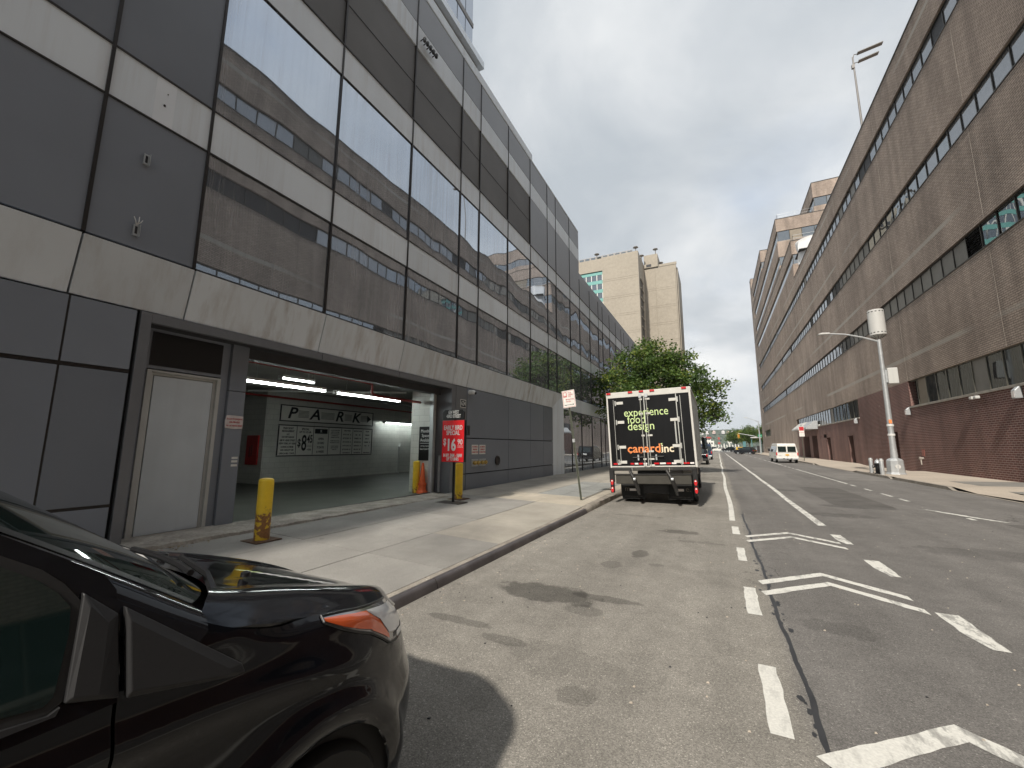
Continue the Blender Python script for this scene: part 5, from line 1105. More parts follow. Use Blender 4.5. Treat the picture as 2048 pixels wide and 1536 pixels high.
def window_strip(z0_, z1_, y0, y1, near, kind):
    """one strip: single panes where they can be told apart, the rest joined"""
    y = 23.5 + math.ceil((y0 - 23.5) / 1.29) * 1.29; rest = {}
    rbox('strip_backing', 'black', XR + .35, XR + .5, y0, y1, z0_, z1_)
    while y + 1.29 < y1 + .01:
        m = kind(y)
        if y > 18 and y < near: 
            if m == 'louvre':
                lv = rbox('louvre', 'ink', XR + .2, XR + .22, y + .03, y + 1.26, z0_ + .05, z1_ - .05)
                for k in range(9): obj('blade', MB(BO).prism([(XR + .08, z0_ + .08 + k * (z1_ - z0_ - .16) / 9), (XR + .18, z0_ + .14 + k * (z1_ - z0_ - .16) / 9), (XR + .19, z0_ + .125 + k * (z1_ - z0_ - .16) / 9)], 'y', y + .04, y + 1.25), M['louvre'], lv)
            else: glaze('window_pane', y, z0_, z1_, m)
        else: rest.setdefault('ink' if m == 'louvre' else m, MB(BO)).box(XR + .16, XR + .19, y + .028, y + 1.262, z0_ + .04, z1_ - .04)
        y += 1.29
    for m, b in rest.items(): o = obj('window_pane', b, M[m], bk); o['kind'] = 'stuff'
    frames(y0, y1, z0_, z1_, pale=(z0_ < 6))
def k_ground(y):
    r = rng.random()
    if y > 47: return 'rglass_pale' if y > 58 else ('rglass_dark' if y < 56 else 'rpanel')
    if 34.9 < y: return 'rglass_pale'
    if 33.4 < y < 34.9: return 'rtan'
    if 27.0 < y < 28.6: return 'rpanel'
    return 'rglass_dark'
def k_f2(y):
    if 26.0 < y < 26.5: return 'louvre'
    if y < 26: return 'rglass'
    if y < 46: return 'rpanel' if rng.random() < .8 else 'rglass'
    r = rng.random(); return 'rglass_pale' if r < .86 else ('ink' if r < .94 else 'rglass')
def k_f3(y):
    r = rng.random()
    if y < 19.6: return 'ink'
    if y < 21.5: return 'rglass_pale'
    if y < 30: return 'rglass_pale' if r < .75 else 'rglass'
    if y < 40: return 'rglass'
    if y < 48: return 'rpanel' if r < .8 else 'rglass'
    return 'rglass_pale' if r < .86 else 'ink'
def k_f4(y):
    r = rng.random()
    return 'ink' if (37.5 < y < 39 or (r < .06)) else ('rpanel' if r < .12 else 'rglass_pale')
window_strip(4.36, 6.04, YA, 36.0, 99, k_ground); window_strip(4.36, 6.04, 47.3, 80.2, 80, k_ground); window_strip(4.36, 6.04, 118.0, 130.5, 80, k_f4)
rbox('brick_wall', 'brown_brick', XR, XR + 1.2, 80.25, 117.9, 4.362, 6.04); rbox('brick_wall', 'brown_brick', XR, XR + 1.2, 130.6, YZ, 4.362, 6.04)
rbox('window_sill', 'sill', XR - .07, XR + .12, YA, 36.1, 4.24, 4.36, bev=.01); rbox('window_sill', 'sill', XR - .07, XR + .12, 47.2, 80.3, 4.24, 4.36, bev=.01)
zs = 6.042
for (a, b), kf, nr in zip(STR, (k_f2, k_f3, k_f4), (92, 86, 92)):
    spandrel(zs, a, YA, YZ); window_strip(a, b, YA, 131.0, nr, kf); spandrel(a + .001, b - .001, 131.0, YZ)
    rbox('window_sill', 'bronze', XR - .03, XR + .1, YA, 131.0, a - .05, a + .0); zs = b + .002
spandrel(zs, 26.38, YA, 70.3); spandrel(zs, 26.38, 70.302, YZ)
rbox('parapet_cap', 'bronze', XR - .04, XR + .5, YA, 70.3, 26.382, 26.46)
rbox('rear_block', 'brown_brick', XR + 1.21, XR + 45, YA, YZ, 0.0, 25.9)
for y in (25.4, 36.03, 47.6, 58.4, 69.6, 81.0, 93.0, 105.0, 118.0):
    for a, b in ((6.06, 10.80), (12.10, 16.78), (18.08, 22.72), (24.08, 26.3)): rbox('expansion_joint', 'pale_joint', XR - .004, XR + .01, y - .010, y + .010, a, b)
# set-back upper storeys
def tier(y0, zlo, zhi, x0=XR, xe=40.0):
    """solid with brick bands and recessed window strips on the street side and on the end facing the avenue behind"""
    rbox('core_wall', 'black', x0 + .35, xe, y0 + .35, YZ, zlo, zhi - .3)
    cuts = [s for s in UP if s[0] >= zlo - .1 and s[1] < zhi]
    z = zlo
    for a, b in cuts + [(zhi, None)]:
        if a > z + .05: obj('brick_band', MB(BO).prism([(x0, y0), (xe, y0), (xe, y0 + .34), (x0 + .34, y0 + .34), (x0 + .34, YZ), (x0, YZ)], 'z', z, a), M['brown_brick'], bk)
        if b is None: break
        y = y0 + .12; n = 0; rest = MB(BO)
        while y < 131 and y + 1.29 < YZ - 6:
            if x0 == XR and n < 14: 
                o = rbox('window_pane', rng.choice(['rglass_pale'] * 5 + ['rglass']), x0 + .16, x0 + .2, y + .03, y + 1.26, a + .03, b - .03)
            else: rest.box(x0 + .16, x0 + .2, y + .03, y + 1.26, a + .03, b - .03)
            y += 1.29; n += 1
        if rest.f: o = obj('window_pane', rest, M['rglass_pale'], bk); o['kind'] = 'stuff'
        obj('brick_band', MB(BO).box(x0, x0 + .34, 131.5, YZ, a, b), M['brown_brick'], bk)
        x = x0 + .14
        for k in range(9):
            rbox('window_pane', rng.choice(['rglass', 'rglass', 'rtan', 'rglass_pale']), x + .05, x + 1.75, y0 + .14, y0 + .18, a + .03, b - .03); rbox('window_mullion', 'bronze', x - .03, x + .045, y0 + .09, y0 + .2, a, b); x += 1.8
        z = b
    rbox('parapet_cap', 'bronze', x0 - .05, xe, y0 - .05, y0 + .4, zhi, zhi + .1); rbox('parapet_cap', 'bronze', x0 - .05, x0 + .4, y0 + .4, YZ, zhi, zhi + .1)
tier(70.3, 26.384, 32.15); tier(82.0, 32.26, 41.75); tier(107.5, 41.86, 47.3); tier(135.3, 47.42, 50.8, XR, 16); tier(82.2, 41.86, 47.25, 17.4)
def rail(label, pts, h=.95):
    t = thing('railing', label, 'railing', pts[0])
    o = pts[0]; b = lambda q: [(p[0] - o[0], p[1] - o[1], p[2] - o[2]) for p in q]
    for k in (h, h * .5): obj('rail', MB().tube(b([(x, y, z + k) for x, y, z in pts]), .025, 6), M['galv'], t)
    for (x0, y0, z_), (x1, y1, _) in zip(pts, pts[1:]):
        n = max(1, int(math.dist((x0, y0), (x1, y1)) / 2.2))
        for i in range(n + 1): px, py = x0 + (x1 - x0) * i / n, y0 + (y1 - y0) * i / n; obj('post', MB().tube(b([(px, py, z_), (px, py, z_ + h)]), .022, 6), M['galv'], t)
rail('thin steel railing along the higher brick terrace edge', [(12.0, 100, 41.85), (12.0, 82.4, 41.85), (17.3, 82.4, 41.85)]); rail('thin steel railing along the lower brick terrace edge', [(12.0, 81.5, 32.25), (12.0, 70.7, 32.25), (20, 70.7, 32.25)])
t = thing('wrapped_unit', 'white sheeted plant unit on the brick roof terrace', 'roof unit', (12.9, 65.5, 26.46))
b = MB(); n = 10
rr_ = random.Random(5)
for lv in (0,):
    rows = [[(1.15 * math.cos(a) * (1 + .12 * rr_.uniform(-1, 1)) * (1.25 if abs(math.cos(a)) > .7 else 1), 1.6 * math.sin(a) * (1 + .1 * rr_.uniform(-1, 1)), z) for a in np.linspace(0, 2 * math.pi, 15)[:-1]] for z in (0, .8, 1.6, 2.4, 3.0, 3.25)]
    rows.append([(x * .55, y * .55, 3.4) for x, y, _ in rows[-1]]); b.grid(rows, True); b.face(rows[-1])
obj('cover', b, M['tarp'], t, smooth=25); obj('strap', MB().box(-1.5, 1.5, -1.8, 1.8, 1.5, 1.56), M['plastic'], t)
t = thing('roof_lamp', 'tall double-headed lamp pole standing on the brick roof', 'lamp', (12.5, 40.8, 25.9))
obj('pole', MB().tube([(0, 0, 0), (0, 0, 9.1)], [.085, .055], 10), M['tower_rail'], t, smooth=40); obj('guy', MB().tube([(.12, .05, 0), (.05, .0, 8.6)], .012, 5), M['tower_rail'], t)
for z, l in ((9.35, 2.1), (8.55, 1.75)):
    obj('lamp_arm', MB().tube([(0, 0, z - .45), (0.1, 0, z - .05), (.4, .1, z)], .035, 6), M['tower_rail'], t); obj('lamp_head', MB().hexa([(.35, -.15, z - .03), (l, -.1, z + .22), (l, .3, z + .22), (.35, .25, z - .03), (.35, -.1, z + .07), (l, -.05, z + .34), (l, .25, z + .34), (.35, .2, z + .07)]), M['tower_rail'], t, bev=.03)
obj('control_box', MB().box(-.15, .05, -.1, .1, 8.0, 8.35), M['tower_rail'], t)
# fittings on the red base
for y, z, kind, l in [(28.1, 4.12, 0, 'double floodlight under the stone sill nearest the lamp post'), (36.3, 4.05, 1, 'wall lantern at the corner of the long low window strip'), (25.0, 3.98, 1, 'wall lantern below the sill at the edge of view'), (48.0, 4.08, 1, 'wall lantern at the corner of the farther window strip'), (63.2, 4.42, 0, 'small floodlight under the farther sill'), (70.2, 4.1, 0, 'small floodlight between the canopies')]:
    t = thing('wall_light', l, 'light', (XR - .002, y, z), 0, 'lights on the red brick base')
    if kind: obj('housing', MB().prism([(-.24, -.24), (0, -.24), (0, .26), (-.10, .26), (-.24, .1)], 'y', -.13, .13), M['galv'], t, bev=.02); obj('lens', MB().box(-.25, -.241, -.1, .1, -.2, .06), M['white_lens'], t)
    else:
        obj('arm', MB().tube([(0, 0, .05), (-.18, 0, .05), (-.2, 0, -.05)], .025, 6), M['white_metal'], t)
        for s in (-.22, .16): obj('head', MB().box(-.28, -.1, s - .14, s + .12, -.10, .05), M['pale_grey'], t, bev=.04)
t = thing('standpipe', 'faded red hose valve low on the dark red brick', 'hose connection', (XR - .002, 35.2, 1.05)); obj('plate', MB().box(-.02, 0, -.2, .15, .1, .5), surf('faded_red', (.36, .13, .10), .6), t); obj('valve', MB().lathe([(.07, -.22), (.09, -.2), (.06, -.1), (.06, 0)], (0, .05, -.05), 12, 'x').tube([(-.1, .05, -.05), (-.12, .3, -.05)], .05, 8).tube([(-.14, .05, -.05), (-.14, .04, -.45)], .035, 8), M['sill'], t)
for y0, y1, zz_, l in ((64.8, 69.6, 4.3, 'grey sloping canopy over the second loading bay'), (70.6, 76.2, 4.4, 'grey sloping canopy over the far loading bay')):
    t = thing('canopy', l, 'canopy', (XR, (y0 + y1) / 2, zz_), 0, 'canopies over the loading bays'); h = (y1 - y0) / 2
    obj('cover', MB().prism([(0, .75), (-.35, .75), (-1.3, -.1), (-1.3, -.3), (0, -.3)], 'y', -h, h), M['pale_grey'] if y0 > 70 else M['galv'], t)
t = thing('parking_sign', 'white and red no parking sign on a post by the brick building', 'street sign', (8.7, 57.5, .13)); obj('post', MB().tube([(0, 0, 0), (0, 0, 4.1)], .035, 6), M['green_pole'], t); obj('plate', MB().box(-.25, .25, -.05, -.03, 2.75, 3.9), M['sign_white'], t); obj('red_field', MB().box(-.22, .22, -.056, -.051, 3.42, 3.86), M['ink_red'], t); text('NO PARKING', .1, (0, -.058, 3.2), M['ink_red'], t, '-y')
# street lamp with antenna drum
t = thing('street_lamp', 'galvanised street lamp carrying a white antenna drum and a pole box', 'street lamp', (9.12, 31.6, .135))
obj('base', MB().lathe([(.50, 0), (.48, .04), (.42, .1), (.40, .78), (.34, .86), (.20, .92)], n=8), M['galv'], t, bev=.02); obj('hand_hole', MB().lathe([(.13, -.40), (.13, -.385)], (0, 0, .45), 12, 'y'), M['pale_grey'], t)
obj('pole', MB().tube([(0, 0, .9), (0, 0, 1.6), (.0, 0, 8.0)], [.175, .15, .095], 14), M['galv'], t, smooth=40)
for z in (2.2, 2.75): obj('band', MB().lathe([(.165, z), (.172, z + .02), (.172, z + .1), (.165, z + .12)], n=14), M['white_metal'], t)
obj('sticker', MB().box(-.08, .06, -.158, -.13, 2.92, 3.14), M['orange'], t)
ar = obj('arm', MB().tube([(0, 0, 7.85), (-.8, 0, 8.22), (-1.6, 0, 8.5), (-2.2, 0, 8.6), (-2.45, 0, 8.62)], [.06, .055, .045, .04, .04], 8), M['galv'], t, smooth=40); obj('lamp_head', MB().prism([(-2.35, 8.58), (-2.95, 8.60), (-2.98, 8.65), (-2.75, 8.72), (-2.35, 8.68)], 'y', -.14, .14), M['pale_grey'], ar, bev=.03)
dm = obj('antenna_drum', MB().lathe([(.12, 8.05), (.36, 8.22), (.40, 8.26), (.40, 9.78), (.36, 9.82), (.01, 9.83)], n=26), M['pale_grey'], t, smooth=40)
for z in (8.36, 9.66):
    for k in range(14): a = k * math.pi / 7; obj('slot', MB().hexa([((.404 + d) * math.cos(a + e), (.404 + d) * math.sin(a + e), z + h) for h in (0, .05) for d, e in ((0, -.11), (0, .11), (-.02, .11), (-.02, -.11))]), M['ink'], dm)
for k in range(10): a = k * math.pi / 5; obj('fin', MB().tube([(.14 * math.cos(a), .14 * math.sin(a), 8.055), (.37 * math.cos(a), .37 * math.sin(a), 8.225)], .012, 4), M['ink'], dm)
bx = obj('pole_box', MB().box(.14, .62, -.22, .22, 5.25, 6.2), M['pale_grey'], t, bev=.04); obj('box_mount', MB().box(.07, .14, -.1, .1, 5.35, 6.1), M['galv'], bx); obj('door_seam', MB().box(.36, .37, -.224, -.218, 5.3, 6.15), M['galv'], bx); obj('conduit', MB().tube([(.13, .1, 1.2), (.11, .1, 5.3)], .02, 6), M['sign_black'], t)
# hydrant between two guard posts
t = thing('fire_hydrant', 'black fire hydrant with silver cap between two guard posts', 'hydrant', (8.36, 31.75, .13))
obj('barrel', MB().lathe([(.19, 0), (.19, .05), (.13, .07), (.12, .5), (.17, .53), (.17, .58), (.11, .62)], n=14), M['sign_black'], t, smooth=40); obj('cap', MB().lathe([(.14, .62), (.13, .72), (.07, .8), (.03, .82), (.03, .88)], n=14), M['galv'], t, smooth=40); obj('outlet', MB().lathe([(.07, -.26), (.08, -.2), (.06, -.1), (.05, .0)], (0, 0, .42), 10, 'x').lathe([(.07, .26), (.08, .2), (.06, .1), (.05, .0)], (0, 0, .36), 10, 'x'), M['sign_black'], t)
for y, l in ((32.7, 'silver steel guard post behind the hydrant'), (30.85, 'silver steel guard post in front of the hydrant')):
    t = thing('guard_post', l, 'bollard', (8.30, y, .13), 0, 'steel posts guarding the hydrant'); obj('post', MB().lathe([(.10, 0), (.10, .84), (.085, .89), (.01, .91)], n=16), M['galv'], t, smooth=40); obj('cap_ring', MB().lathe([(.108, .76), (.108, .82)], n=16), M['pale_grey'], t)

# ================================================================== TOWERS
TO = (-20.0, 120.0, 0.0)
tw = thing('beige_tower', 'tall windowless beige concrete tower beyond the street tree with teal window bands', 'building', TO)
def tbx(name, m, x0, x1, y0, y1, a, b, par=None, bev=0.0): return obj(name, MB(TO).box(x0, x1, y0, y1, a, b), M[m], par or tw, bev=bev)
tbx('wall', 'beige', -26.2, -16.35, 110, 136, 0, 54.6); tbx('wall', 'beige', -60, -26.21, 110.5, 136, 0, 50.7); tbx('wall', 'beige', -60, -26.21, 110, 136, 50.71, 54.4); tbx('wall', 'beige', -60, -43.01, 110, 110.49, 0, 50.7)
tbx('wall', 'beige', -16.34, -7.6, 120.2, 135.8, 0, 53.2); tbx('wall', 'beige', -7.59, -7.3, 121.5, 134.5, 0, 52.6); tbx('roof_block', 'beige', -16.2, -12.4, 119.8, 126, 53.3, 57.2); tbx('vent_opening', 'ink', -15.6, -14.2, 119.77, 119.82, 53.5, 54.3)
tbx('parapet', 'beige', -12.2, -7.4, 120.1, 120.5, 53.2, 53.9)
for z in (16.5, 21.6, 26.7, 31.8, 36.9, 42.0, 47.2):
    for d in (0, .55): tbx('panel_joint', 'beige_line', -26.1, -16.5, 109.975, 110.0, z + d, z + d + .07); tbx('panel_joint', 'beige_line', -15.9, -7.9, 120.175, 120.2, z + d - 1.0, z + d - .93)
for x in (-13.3,): tbx('panel_joint', 'beige_line', x, x + .1, 120.17, 120.2, 5, 52.8)
tbx('panel_joint', 'beige_line', -7.95, -7.8, 120.17, 120.2, 5, 52)
for k in range(14):
    z = 46.6 - k * 2.72; w = tbx('window', 'ink', -16.345, -16.30, 112.0, 116.4, z - 1.7, z + .6)
    tbx('window_hood', 'beige', -16.34, -16.1, 111.8, 116.6, z + .61, z + .8, w)
for k in range(9):
    z = 50.69 - k * 2.66
    tbx('teal_band', 'teal', -43, -26.21, 110.30, 110.49, z - 1.0, z)
    wr_ = tbx('window_row', 'far_glass', -43, -26.21, 110.40, 110.495, z - 2.65, z - 1.01)
    for j in range(12): tbx('window_post', 'white_paint', -26.42 - j * 1.55, -26.24 - j * 1.55, 110.28, 110.46, z - 2.65, z - 1.01, wr_)
sc_ = tbx('roof_screen', 'tower_rail', -60, -18.3, 113.0, 113.3, 54.7, 56.6)
for j in range(22): tbx('screen_panel', 'far_glass', -19.6 - j * 1.75, -18.35 - j * 1.75, 112.93, 112.99, 54.9, 56.4, sc_)
for x, y, z in ((-17.2, 112, 54.6), (-28, 111.5, 54.6), (-36, 111.5, 54.6), (-44, 111.5, 54.6), (-13.0, 121, 57.2), (-16.6, 118, 54.6), (-12.0, 124, 54)):
    obj('roof_vent', MB(TO).tube([(x, y, z), (x, y, z + 1.8)], .13, 8).lathe([(.2, 1.7), (.75, 1.9), (.6, 2.1), (.1, 2.25)], (x, y, z), 12), M['tower_rail'], tw)
GO = (-16.0, 10.0, 15.9)
gt = thing('glass_tower', 'pale glass high-rise rising behind the garage building roof', 'building', GO)
def tg(name, m, *a, par=None): return obj(name, MB(GO).box(*a), M[m], par or gt)
tg('core', 'tower_rail', -40, -14.25, -30, 21.8, 15.3, 28.0); tg('core', 'black', -40, -14.2, -30, 21.9, 29.3, 62)
tg('ledge', 'light_panel', -40, -13.55, -30, 22.6, 28.75, 29.25); tg('ledge_soffit', 'tower_rail', -40, -13.9, -30, 22.2, 28.0, 28.7); tg('podium_coping', 'light_panel', -40, -13.4, -30, 23.5, 25.9, 26.4)
rows_st = MB(GO); pan = MB(GO); sill_ = MB(GO)
gr_ = random.Random(9)
for f in range(12):
    z = 29.4 + f * 2.75; y = 21.85
    sp_ = tg('spandrel', 'tower_rail', -14.2, -14.1, -30, 21.9, z + 2.35, z + 2.74)
    k = 0
    while y > -2:
        w = gr_.choice((.75, 1.0, 1.35)); a, b = y - w + .07, y
        if f < 8 and y > 6: o = tg('window_pane', 'tower_glass', -14.2, -14.14, a, b, z + .05, z + 2.33); 
        else: pan.box(-14.2, -14.14, a, b, z + .05, z + 2.33)
        if gr_.random() < .12: tg('open_sash', 'black', -14.135, -14.12, a, b, z + .08, z + .6)
        y -= w; k += 1
o = obj('window_pane', pan, M['tower_glass'], gt); o['kind'] = 'stuff'

# ================================================================== TREES
def tree(name, label, loc, blobs, nleaf, size, trunk_h, tr, seed, group=None, lean=(0, 0), cat='tree', mats=('leaf_a', 'leaf_b', 'leaf_c')):
    t = thing(name, label, cat, loc, 0, group); q = random.Random(seed); nr = np.random.default_rng(seed)
    b = MB(); top = (lean[0], lean[1], trunk_h)
    b.tube([(0, 0, -.1), (lean[0] * .3, lean[1] * .3, trunk_h * .5), top], [tr * 1.25, tr, tr * .8], 10)
    for cx, cy_, cz, rx, ry, rz in blobs:
        mid = ((top[0] + cx) / 2 + q.uniform(-.2, .2), (top[1] + cy_) / 2 + q.uniform(-.2, .2), (top[2] + cz) / 2 + .2)
        b.tube([top, mid, (cx, cy_, cz + rz * .3)], [tr * .6, tr * .35, tr * .1], 6)
        for _ in range(5):
            d = Vector((q.gauss(0, 1), q.gauss(0, 1), q.gauss(0, .8))).normalized(); b.tube([mid, (cx + d.x * rx * .4, cy_ + d.y * ry * .4, cz + d.z * rz * .4), (cx + d.x * rx * .95, cy_ + d.y * ry * .95, cz + d.z * rz * .95)], [tr * .25, tr * .12, tr * .04], 4)
    obj('trunk', b, M['bark'], t, smooth=True)
    tot = sum(bb[3] * bb[4] * bb[5] for bb in blobs); V = []; MI = []
    for cx, cy_, cz, rx, ry, rz in blobs:
        n = int(nleaf * rx * ry * rz / tot); nc = max(6, n // 26)
        d = nr.normal(size=(nc, 3)); d /= np.linalg.norm(d, axis=1)[:, None]; r = nr.uniform(.25, 1.12, nc) ** .6
        C_ = d * r[:, None] * np.array([rx, ry, rz]) + np.array([cx, cy_, cz])
        C_ = np.repeat(C_, 26, axis=0); m = len(C_)
        P = C_ + nr.normal(size=(m, 3)) * np.array([.17, .17, .11]) * (size / .13)
        a = nr.normal(size=(m, 3)); a[:, 2] *= .6; a[:, 2] -= .25; a /= np.linalg.norm(a, axis=1)[:, None]
        u = np.cross(a, nr.normal(size=(m, 3))); u /= np.linalg.norm(u, axis=1)[:, None]
        L = size * nr.uniform(.7, 1.4, m)[:, None]; w = L * .30
        V.append(np.stack([P, P + a * L * .5 + u * w, P + a * L, P + a * L * .5 - u * w], 1)); 
        cm = np.repeat(nr.choice([0, 0, 0, 1, 1, 2], nc), 26); MI.append(cm)
    V = np.concatenate(V); MI = np.concatenate(MI); k = len(V)
    me = bpy.data.meshes.new('crown'); me.vertices.add(k * 4); me.vertices.foreach_set('co', V.reshape(-1)); me.loops.add(k * 4); me.loops.foreach_set('vertex_index', np.arange(k * 4, dtype=np.int32)); me.polygons.add(k)
    me.polygons.foreach_set('loop_start', np.arange(0, k * 4, 4, dtype=np.int32)); me.polygons.foreach_set('loop_total', np.full(k, 4, dtype=np.int32)); me.polygons.foreach_set('material_index', MI.astype(np.int32))
    for mm in mats: me.materials.append(M[mm])
    me.update(calc_edges=True); me.validate(); obj('crown', me, None, t); return t
tree('street_tree', 'leafy street tree on the near kerb behind the box truck', (-3.9, 27.5, .15),
     [(.3, .2, 5.9, 2.0, 2.0, 1.7), (-1.9, 0, 5.2, 1.5, 1.7, 1.5), (2.3, .2, 5.4, 1.6, 1.8, 1.4), (3.3, 1.0, 4.2, 1.0, 1.5, 1.3), (.6, -.4, 7.2, 1.4, 1.4, .95), (-.9, .6, 6.7, 1.4, 1.4, 1.1), (1.6, .8, 6.6, 1.3, 1.4, 1.0), (-.5, -1.0, 4.4, 1.9, 1.5, 1.1), (1.6, -.8, 4.2, 1.5, 1.5, 1.0), (-2.4, .5, 3.9, 1.0, 1.3, .8), (2.7, .6, 3.2, .9, 1.2, .8), (-2.9, .3, 6.1, .9, 1.0, .8), (3.9, .8, 5.3, .7, 1.0, .6), (.2, .3, 8.0, .8, .9, .5), (2.3, .4, 7.4, .7, .9, .5), (-1.7, .2, 7.3, .8, .9, .5), (4.0, .6, 3.3, .5, .8, .6)], 27000, .165, 3.0, .15, 4)
for x, y, l, s in ((8.6, 146, 'round dark tree beyond the far corner behind the traffic light', 11), (12.3, 150, 'taller dark tree behind the far corner lamp', 12), (5.6, 158, 'smaller tree at the avenue edge behind the yellow signal', 13)):
    tree('corner_tree', l, (x, y, 0), [(0, 0, 5.4, 2.6, 2.4, 2.2), (-1.4, 0, 4.4, 1.7, 1.7, 1.4), (1.5, 0, 4.6, 1.8, 1.7, 1.5), (.3, 0, 7.2 if s < 13 else 6.2, 1.4, 1.4, 1.2)], 5200, .34, 2.6, .2, s, 'trees at the far corner')
# ================================================================== FAR END: AVENUE, PIER, HILL
t = thing('traffic_signal', 'yellow traffic signal on a long mast arm at the far corner', 'traffic light', (9.3, 118, .1))
obj('pole', MB().tube([(0, 0, 0), (0, 0, 5.6)], [.13, .1], 10), M['galv'], t); obj('mast_arm', MB().tube([(0, 0, 3.7), (-1.2, 0, 4.25), (-4.6, 0, 4.95)], [.08, .07, .05], 8), M['galv'], t); sg = obj('signal_head', MB().box(-4.78, -4.38, -.15, .15, 3.75, 4.85), M['traffic_yellow'], t, bev=.03)
for z in (4.6, 4.3, 4.0): obj('lens', MB().lathe([(.13, -.17), (.13, -.15)], (-4.58, 0, z), 12, 'y'), M['amber' if z == 4.3 else 'ink'], sg)
t = thing('street_name_sign', 'green street name sign on the far corner pole', 'street sign', (9.3, 117.7, 4.4)); obj('plate', MB().box(-.42, .42, -.02, .02, -.3, .34), M['green_sign'], t); text('12 AV', .3, (0, -.025, 0), M['ink_white'], t, '-y', .8)
t = thing('corner_lamp', 'tall grey street lamp at the far corner by the trees', 'street lamp', (8.75, 112, .1)); obj('pole', MB().tube([(0, 0, 0), (0, 0, 7.6)], [.14, .08], 10), M['galv'], t); obj('arm', MB().tube([(0, 0, 7.3), (-.6, 0, 7.75), (-2.2, 0, 8.4)], [.06, .05, .04], 8), M['galv'], t); obj('lamp_head', MB().box(-2.85, -2.15, -.14, .14, 8.36, 8.5), M['pale_grey'], t, bev=.03)
t = thing('kiosk', 'blue-framed open shelter on the far corner', 'shelter', (8.0, 125, .1))
for x in (-2.05, -1.55, -.1, 1.95): obj('post', MB().box(x - .09, x + .09, -.1, .1, 0, 3.0 if x < -1 else 4.0), M['teal_post'], t)
obj('roof', MB().box(-.3, 2.1, -.6, .6, 3.9, 4.15), M['pale_grey'], t); obj('side_panel', MB().box(-2.05, -1.55, -.05, .05, 0.5, 3.0), M['teal_post'], t); obj('rear_panel', MB().box(1.0, 1.95, .2, .25, .1, 1.9), M['rglass_dark'], t)
t = thing('pier_gate', 'row of white pier frames on the waterfront', 'pier structure', (2.6, 186, 0))
for k in range(9): x = -3.4 + k * 1.0; obj('frame', MB().box(x - .16, x + .16, -.15, .15, 0, 3.0 if k % 2 else 2.4).box(x - .36, x + .1, -.12, .12, 2.3, 2.55), M['white_paint'], t)
obj('crane_post', MB().box(1.2, 1.5, -.15, .15, 0, 5.0).box(.9, 2.4, -.12, .12, 3.2, 4.4), M['white_paint'], t); obj('rail', MB().box(-3.6, 5.2, -.08, .08, .95, 1.1), M['white_paint'], t)
t = thing('pier_float', 'red and white channel marker at the pier end', 'marker', (.45, 186, 0)); obj('post', MB().tube([(0, 0, 0), (0, 0, 5.0)], .1, 8), M['galv'], t); obj('red_top', MB().box(-.35, .35, -.3, .3, 4.6, 5.5), M['red_roof'], t); obj('red_band', MB().box(-.45, .45, -.35, .35, 2.8, 3.5), M['red_roof'], t)
t = thing('ferry', 'white moored ferry with a red-edged wheelhouse roof', 'boat', (-4.0, 196, 0))
obj('hull', MB().hexa([(-4.5, -1.6, -.6), (2.4, -1.6, -.6), (2.4, 1.6, -.6), (-4.5, 1.6, -.6), (-5.0, -2, 2.0), (3.4, -2, 2.0), (3.4, 2, 2.0), (-5.0, 2, 2.0)]), M['white_paint'], t); obj('deck_house', MB().box(-4.2, 2.6, -1.6, 1.6, 2.0, 4.2), M['white_paint'], t); obj('wheelhouse', MB().box(-2.1, 1.4, -1.3, 1.3, 4.2, 5.3), M['white_paint'], t); obj('roof', MB().prism([(-2.5, 5.3), (1.9, 5.3), (1.2, 5.9), (-1.8, 5.9)], 'y', -1.6, 1.6), M['red_roof'], t); obj('mast', MB().tube([(-.2, 0, 5.9), (-.2, 0, 8.2)], .06, 6), M['white_paint'], t)
for k in range(6): obj('window', MB().box(-1.9 + k * .54, -1.5 + k * .54, -1.33, -1.3, 4.5, 5.1), M['ink'], t)
for k in range(7): obj('window', MB().box(-3.9 + k * .9, -3.4 + k * .9, -1.63, -1.6, 2.8, 3.5), M['ink'], t)
nr = np.random.default_rng(2)
rows = []
for i, y in enumerate(np.linspace(1300, 1750, 16)):
    k = min(1, i / 5); rows.append([(x, y, -1 + (44 * k ** .8 if k < 1 else 44) * (1 + .10 * math.sin(x * .013 + 1)) + (nr.normal() * 2.2 if i else 0)) for x in np.linspace(-1500, 1500, 260)])
h = struct('hill', MB().grid(rows), M['hill'], smooth=True)
V = []
for _ in range(5200):
    x = nr.uniform(-420, 420); f = nr.uniform(0, 1.1); y = 1302 + f * 150; z = 44 * min(1, f) ** .8 * (1 + .10 * math.sin(x * .013 + 1)); V.append((x, y, z))
b = MB()
for x, y, z in V:
    r = nr.uniform(3, 6.5); ph = nr.uniform(0, 6); b.k = int(nr.integers(0, 3))
    b.lathe([(.3, -r * .6), (r * .8, -r * .15), (r, r * .3), (r * .6, r * .8), (.3, r)], (x, y, z + 2), 6)
wd = obj('woods', b, [surf('far_wood', (0.060, 0.085, 0.045), 0.95), surf('far_wood_dark', (0.042, 0.062, 0.036), 0.95), M['hill']], None, smooth=False, fix=False); wd['kind'] = 'stuff'; wd['label'] = 'wooded slope of the far river bank'
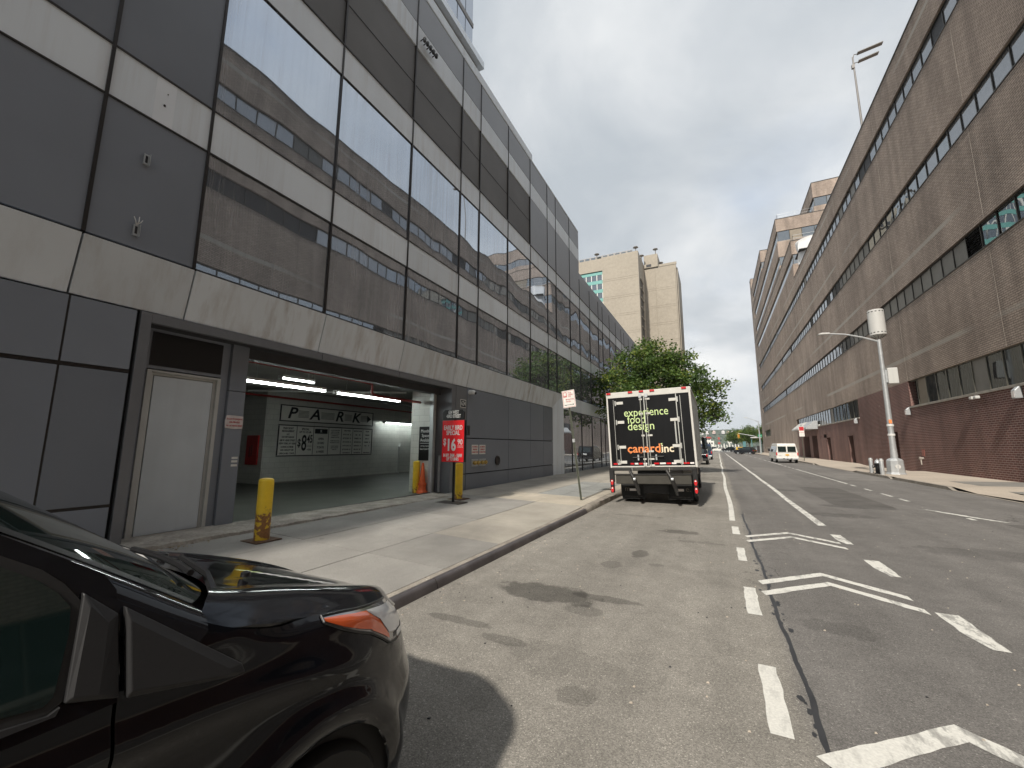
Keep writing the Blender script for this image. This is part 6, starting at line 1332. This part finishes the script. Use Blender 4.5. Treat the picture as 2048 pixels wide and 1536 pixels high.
for i, (x, z, m, l) in enumerate([(-27, 42, 'house_a', 'white house on the far hill above the ferry'), (-9, 43, 'house_b', 'pinkish gabled house on the far hill above the red marker'), (16, 43, 'house_a', 'white gabled house on the far ridge above the pier frames'), (29, 43.5, 'house_b', 'tan block house on the far ridge next to the white gable'), (41, 42, 'house_a', 'pale house on the far ridge nearest the corner trees'), (-42, 40, 'house_a', 'white house on the far ridge half behind the street tree')]):
    t = thing('hill_house', l, 'house', (x, 1395, z - 2), 0, 'houses along the far ridge'); w = 4.2
    obj('wall', MB().prism([(-w, 0), (w, 0), (w, 7.0), (0, 10.5) if i != 3 else (w, 7.01), (-w, 7.0)], 'y', -5, 5), M[m], t); obj('roof', MB().prism([(-w - .6, 6.6), (0, 10.6), (w + .6, 6.6), (w + .6, 7.3), (0, 11.3), (-w - .6, 7.3)], 'y', -5.3, 5.3) if i != 3 else MB().box(-w - .3, w + .3, -5.3, 5.3, 7.02, 7.6), M['roof_dark'], t)
    for xx in (-2.6, 1.4): obj('window', MB().box(xx, xx + 1.4, -5.05, -5.0, 2.6, 4.6), M['ink'], t)

# the air over the river: far bank fades
hz_ = NT('haze_air'); hz_.t.nodes.remove(hz_.b)
pv = hz_.n('ShaderNodeVolumePrincipled', {'Color': (0.90, 0.94, 1.0), 'Density': 0.00020, 'Anisotropy': 0.2})
hz_.t.links.new(pv.outputs[0], hz_.t.nodes['Material Output'].inputs['Volume'])
hb = obj('haze', MB().box(-1600, 1600, -320, 1800, -4.5, 92), hz_.m); hb['kind'] = 'stuff'; hb['label'] = 'thin pale haze over the river and the far bank'
# lettering becomes plain mesh objects
bpy.context.view_layer.update()
dg_ = bpy.context.evaluated_depsgraph_get()
for o in [o for o in S.objects if o.type == 'FONT']:
    me = bpy.data.meshes.new_from_object(o.evaluated_get(dg_)); me.name = 'lettering'
    n = bpy.data.objects.new('lettering', me); COL.objects.link(n); n.parent = o.parent
    n.location, n.rotation_euler, n.scale = o.location, o.rotation_euler, o.scale
    if o.get('fit'):
        xs_ = [v.co.x for v in me.vertices]
        if xs_: n.scale = (o['fit'] / max(.01, max(xs_) - min(xs_)), 1, 1)
    for k in o.keys():
        if k in ('label',): n[k] = o[k]
    bpy.data.objects.remove(o)
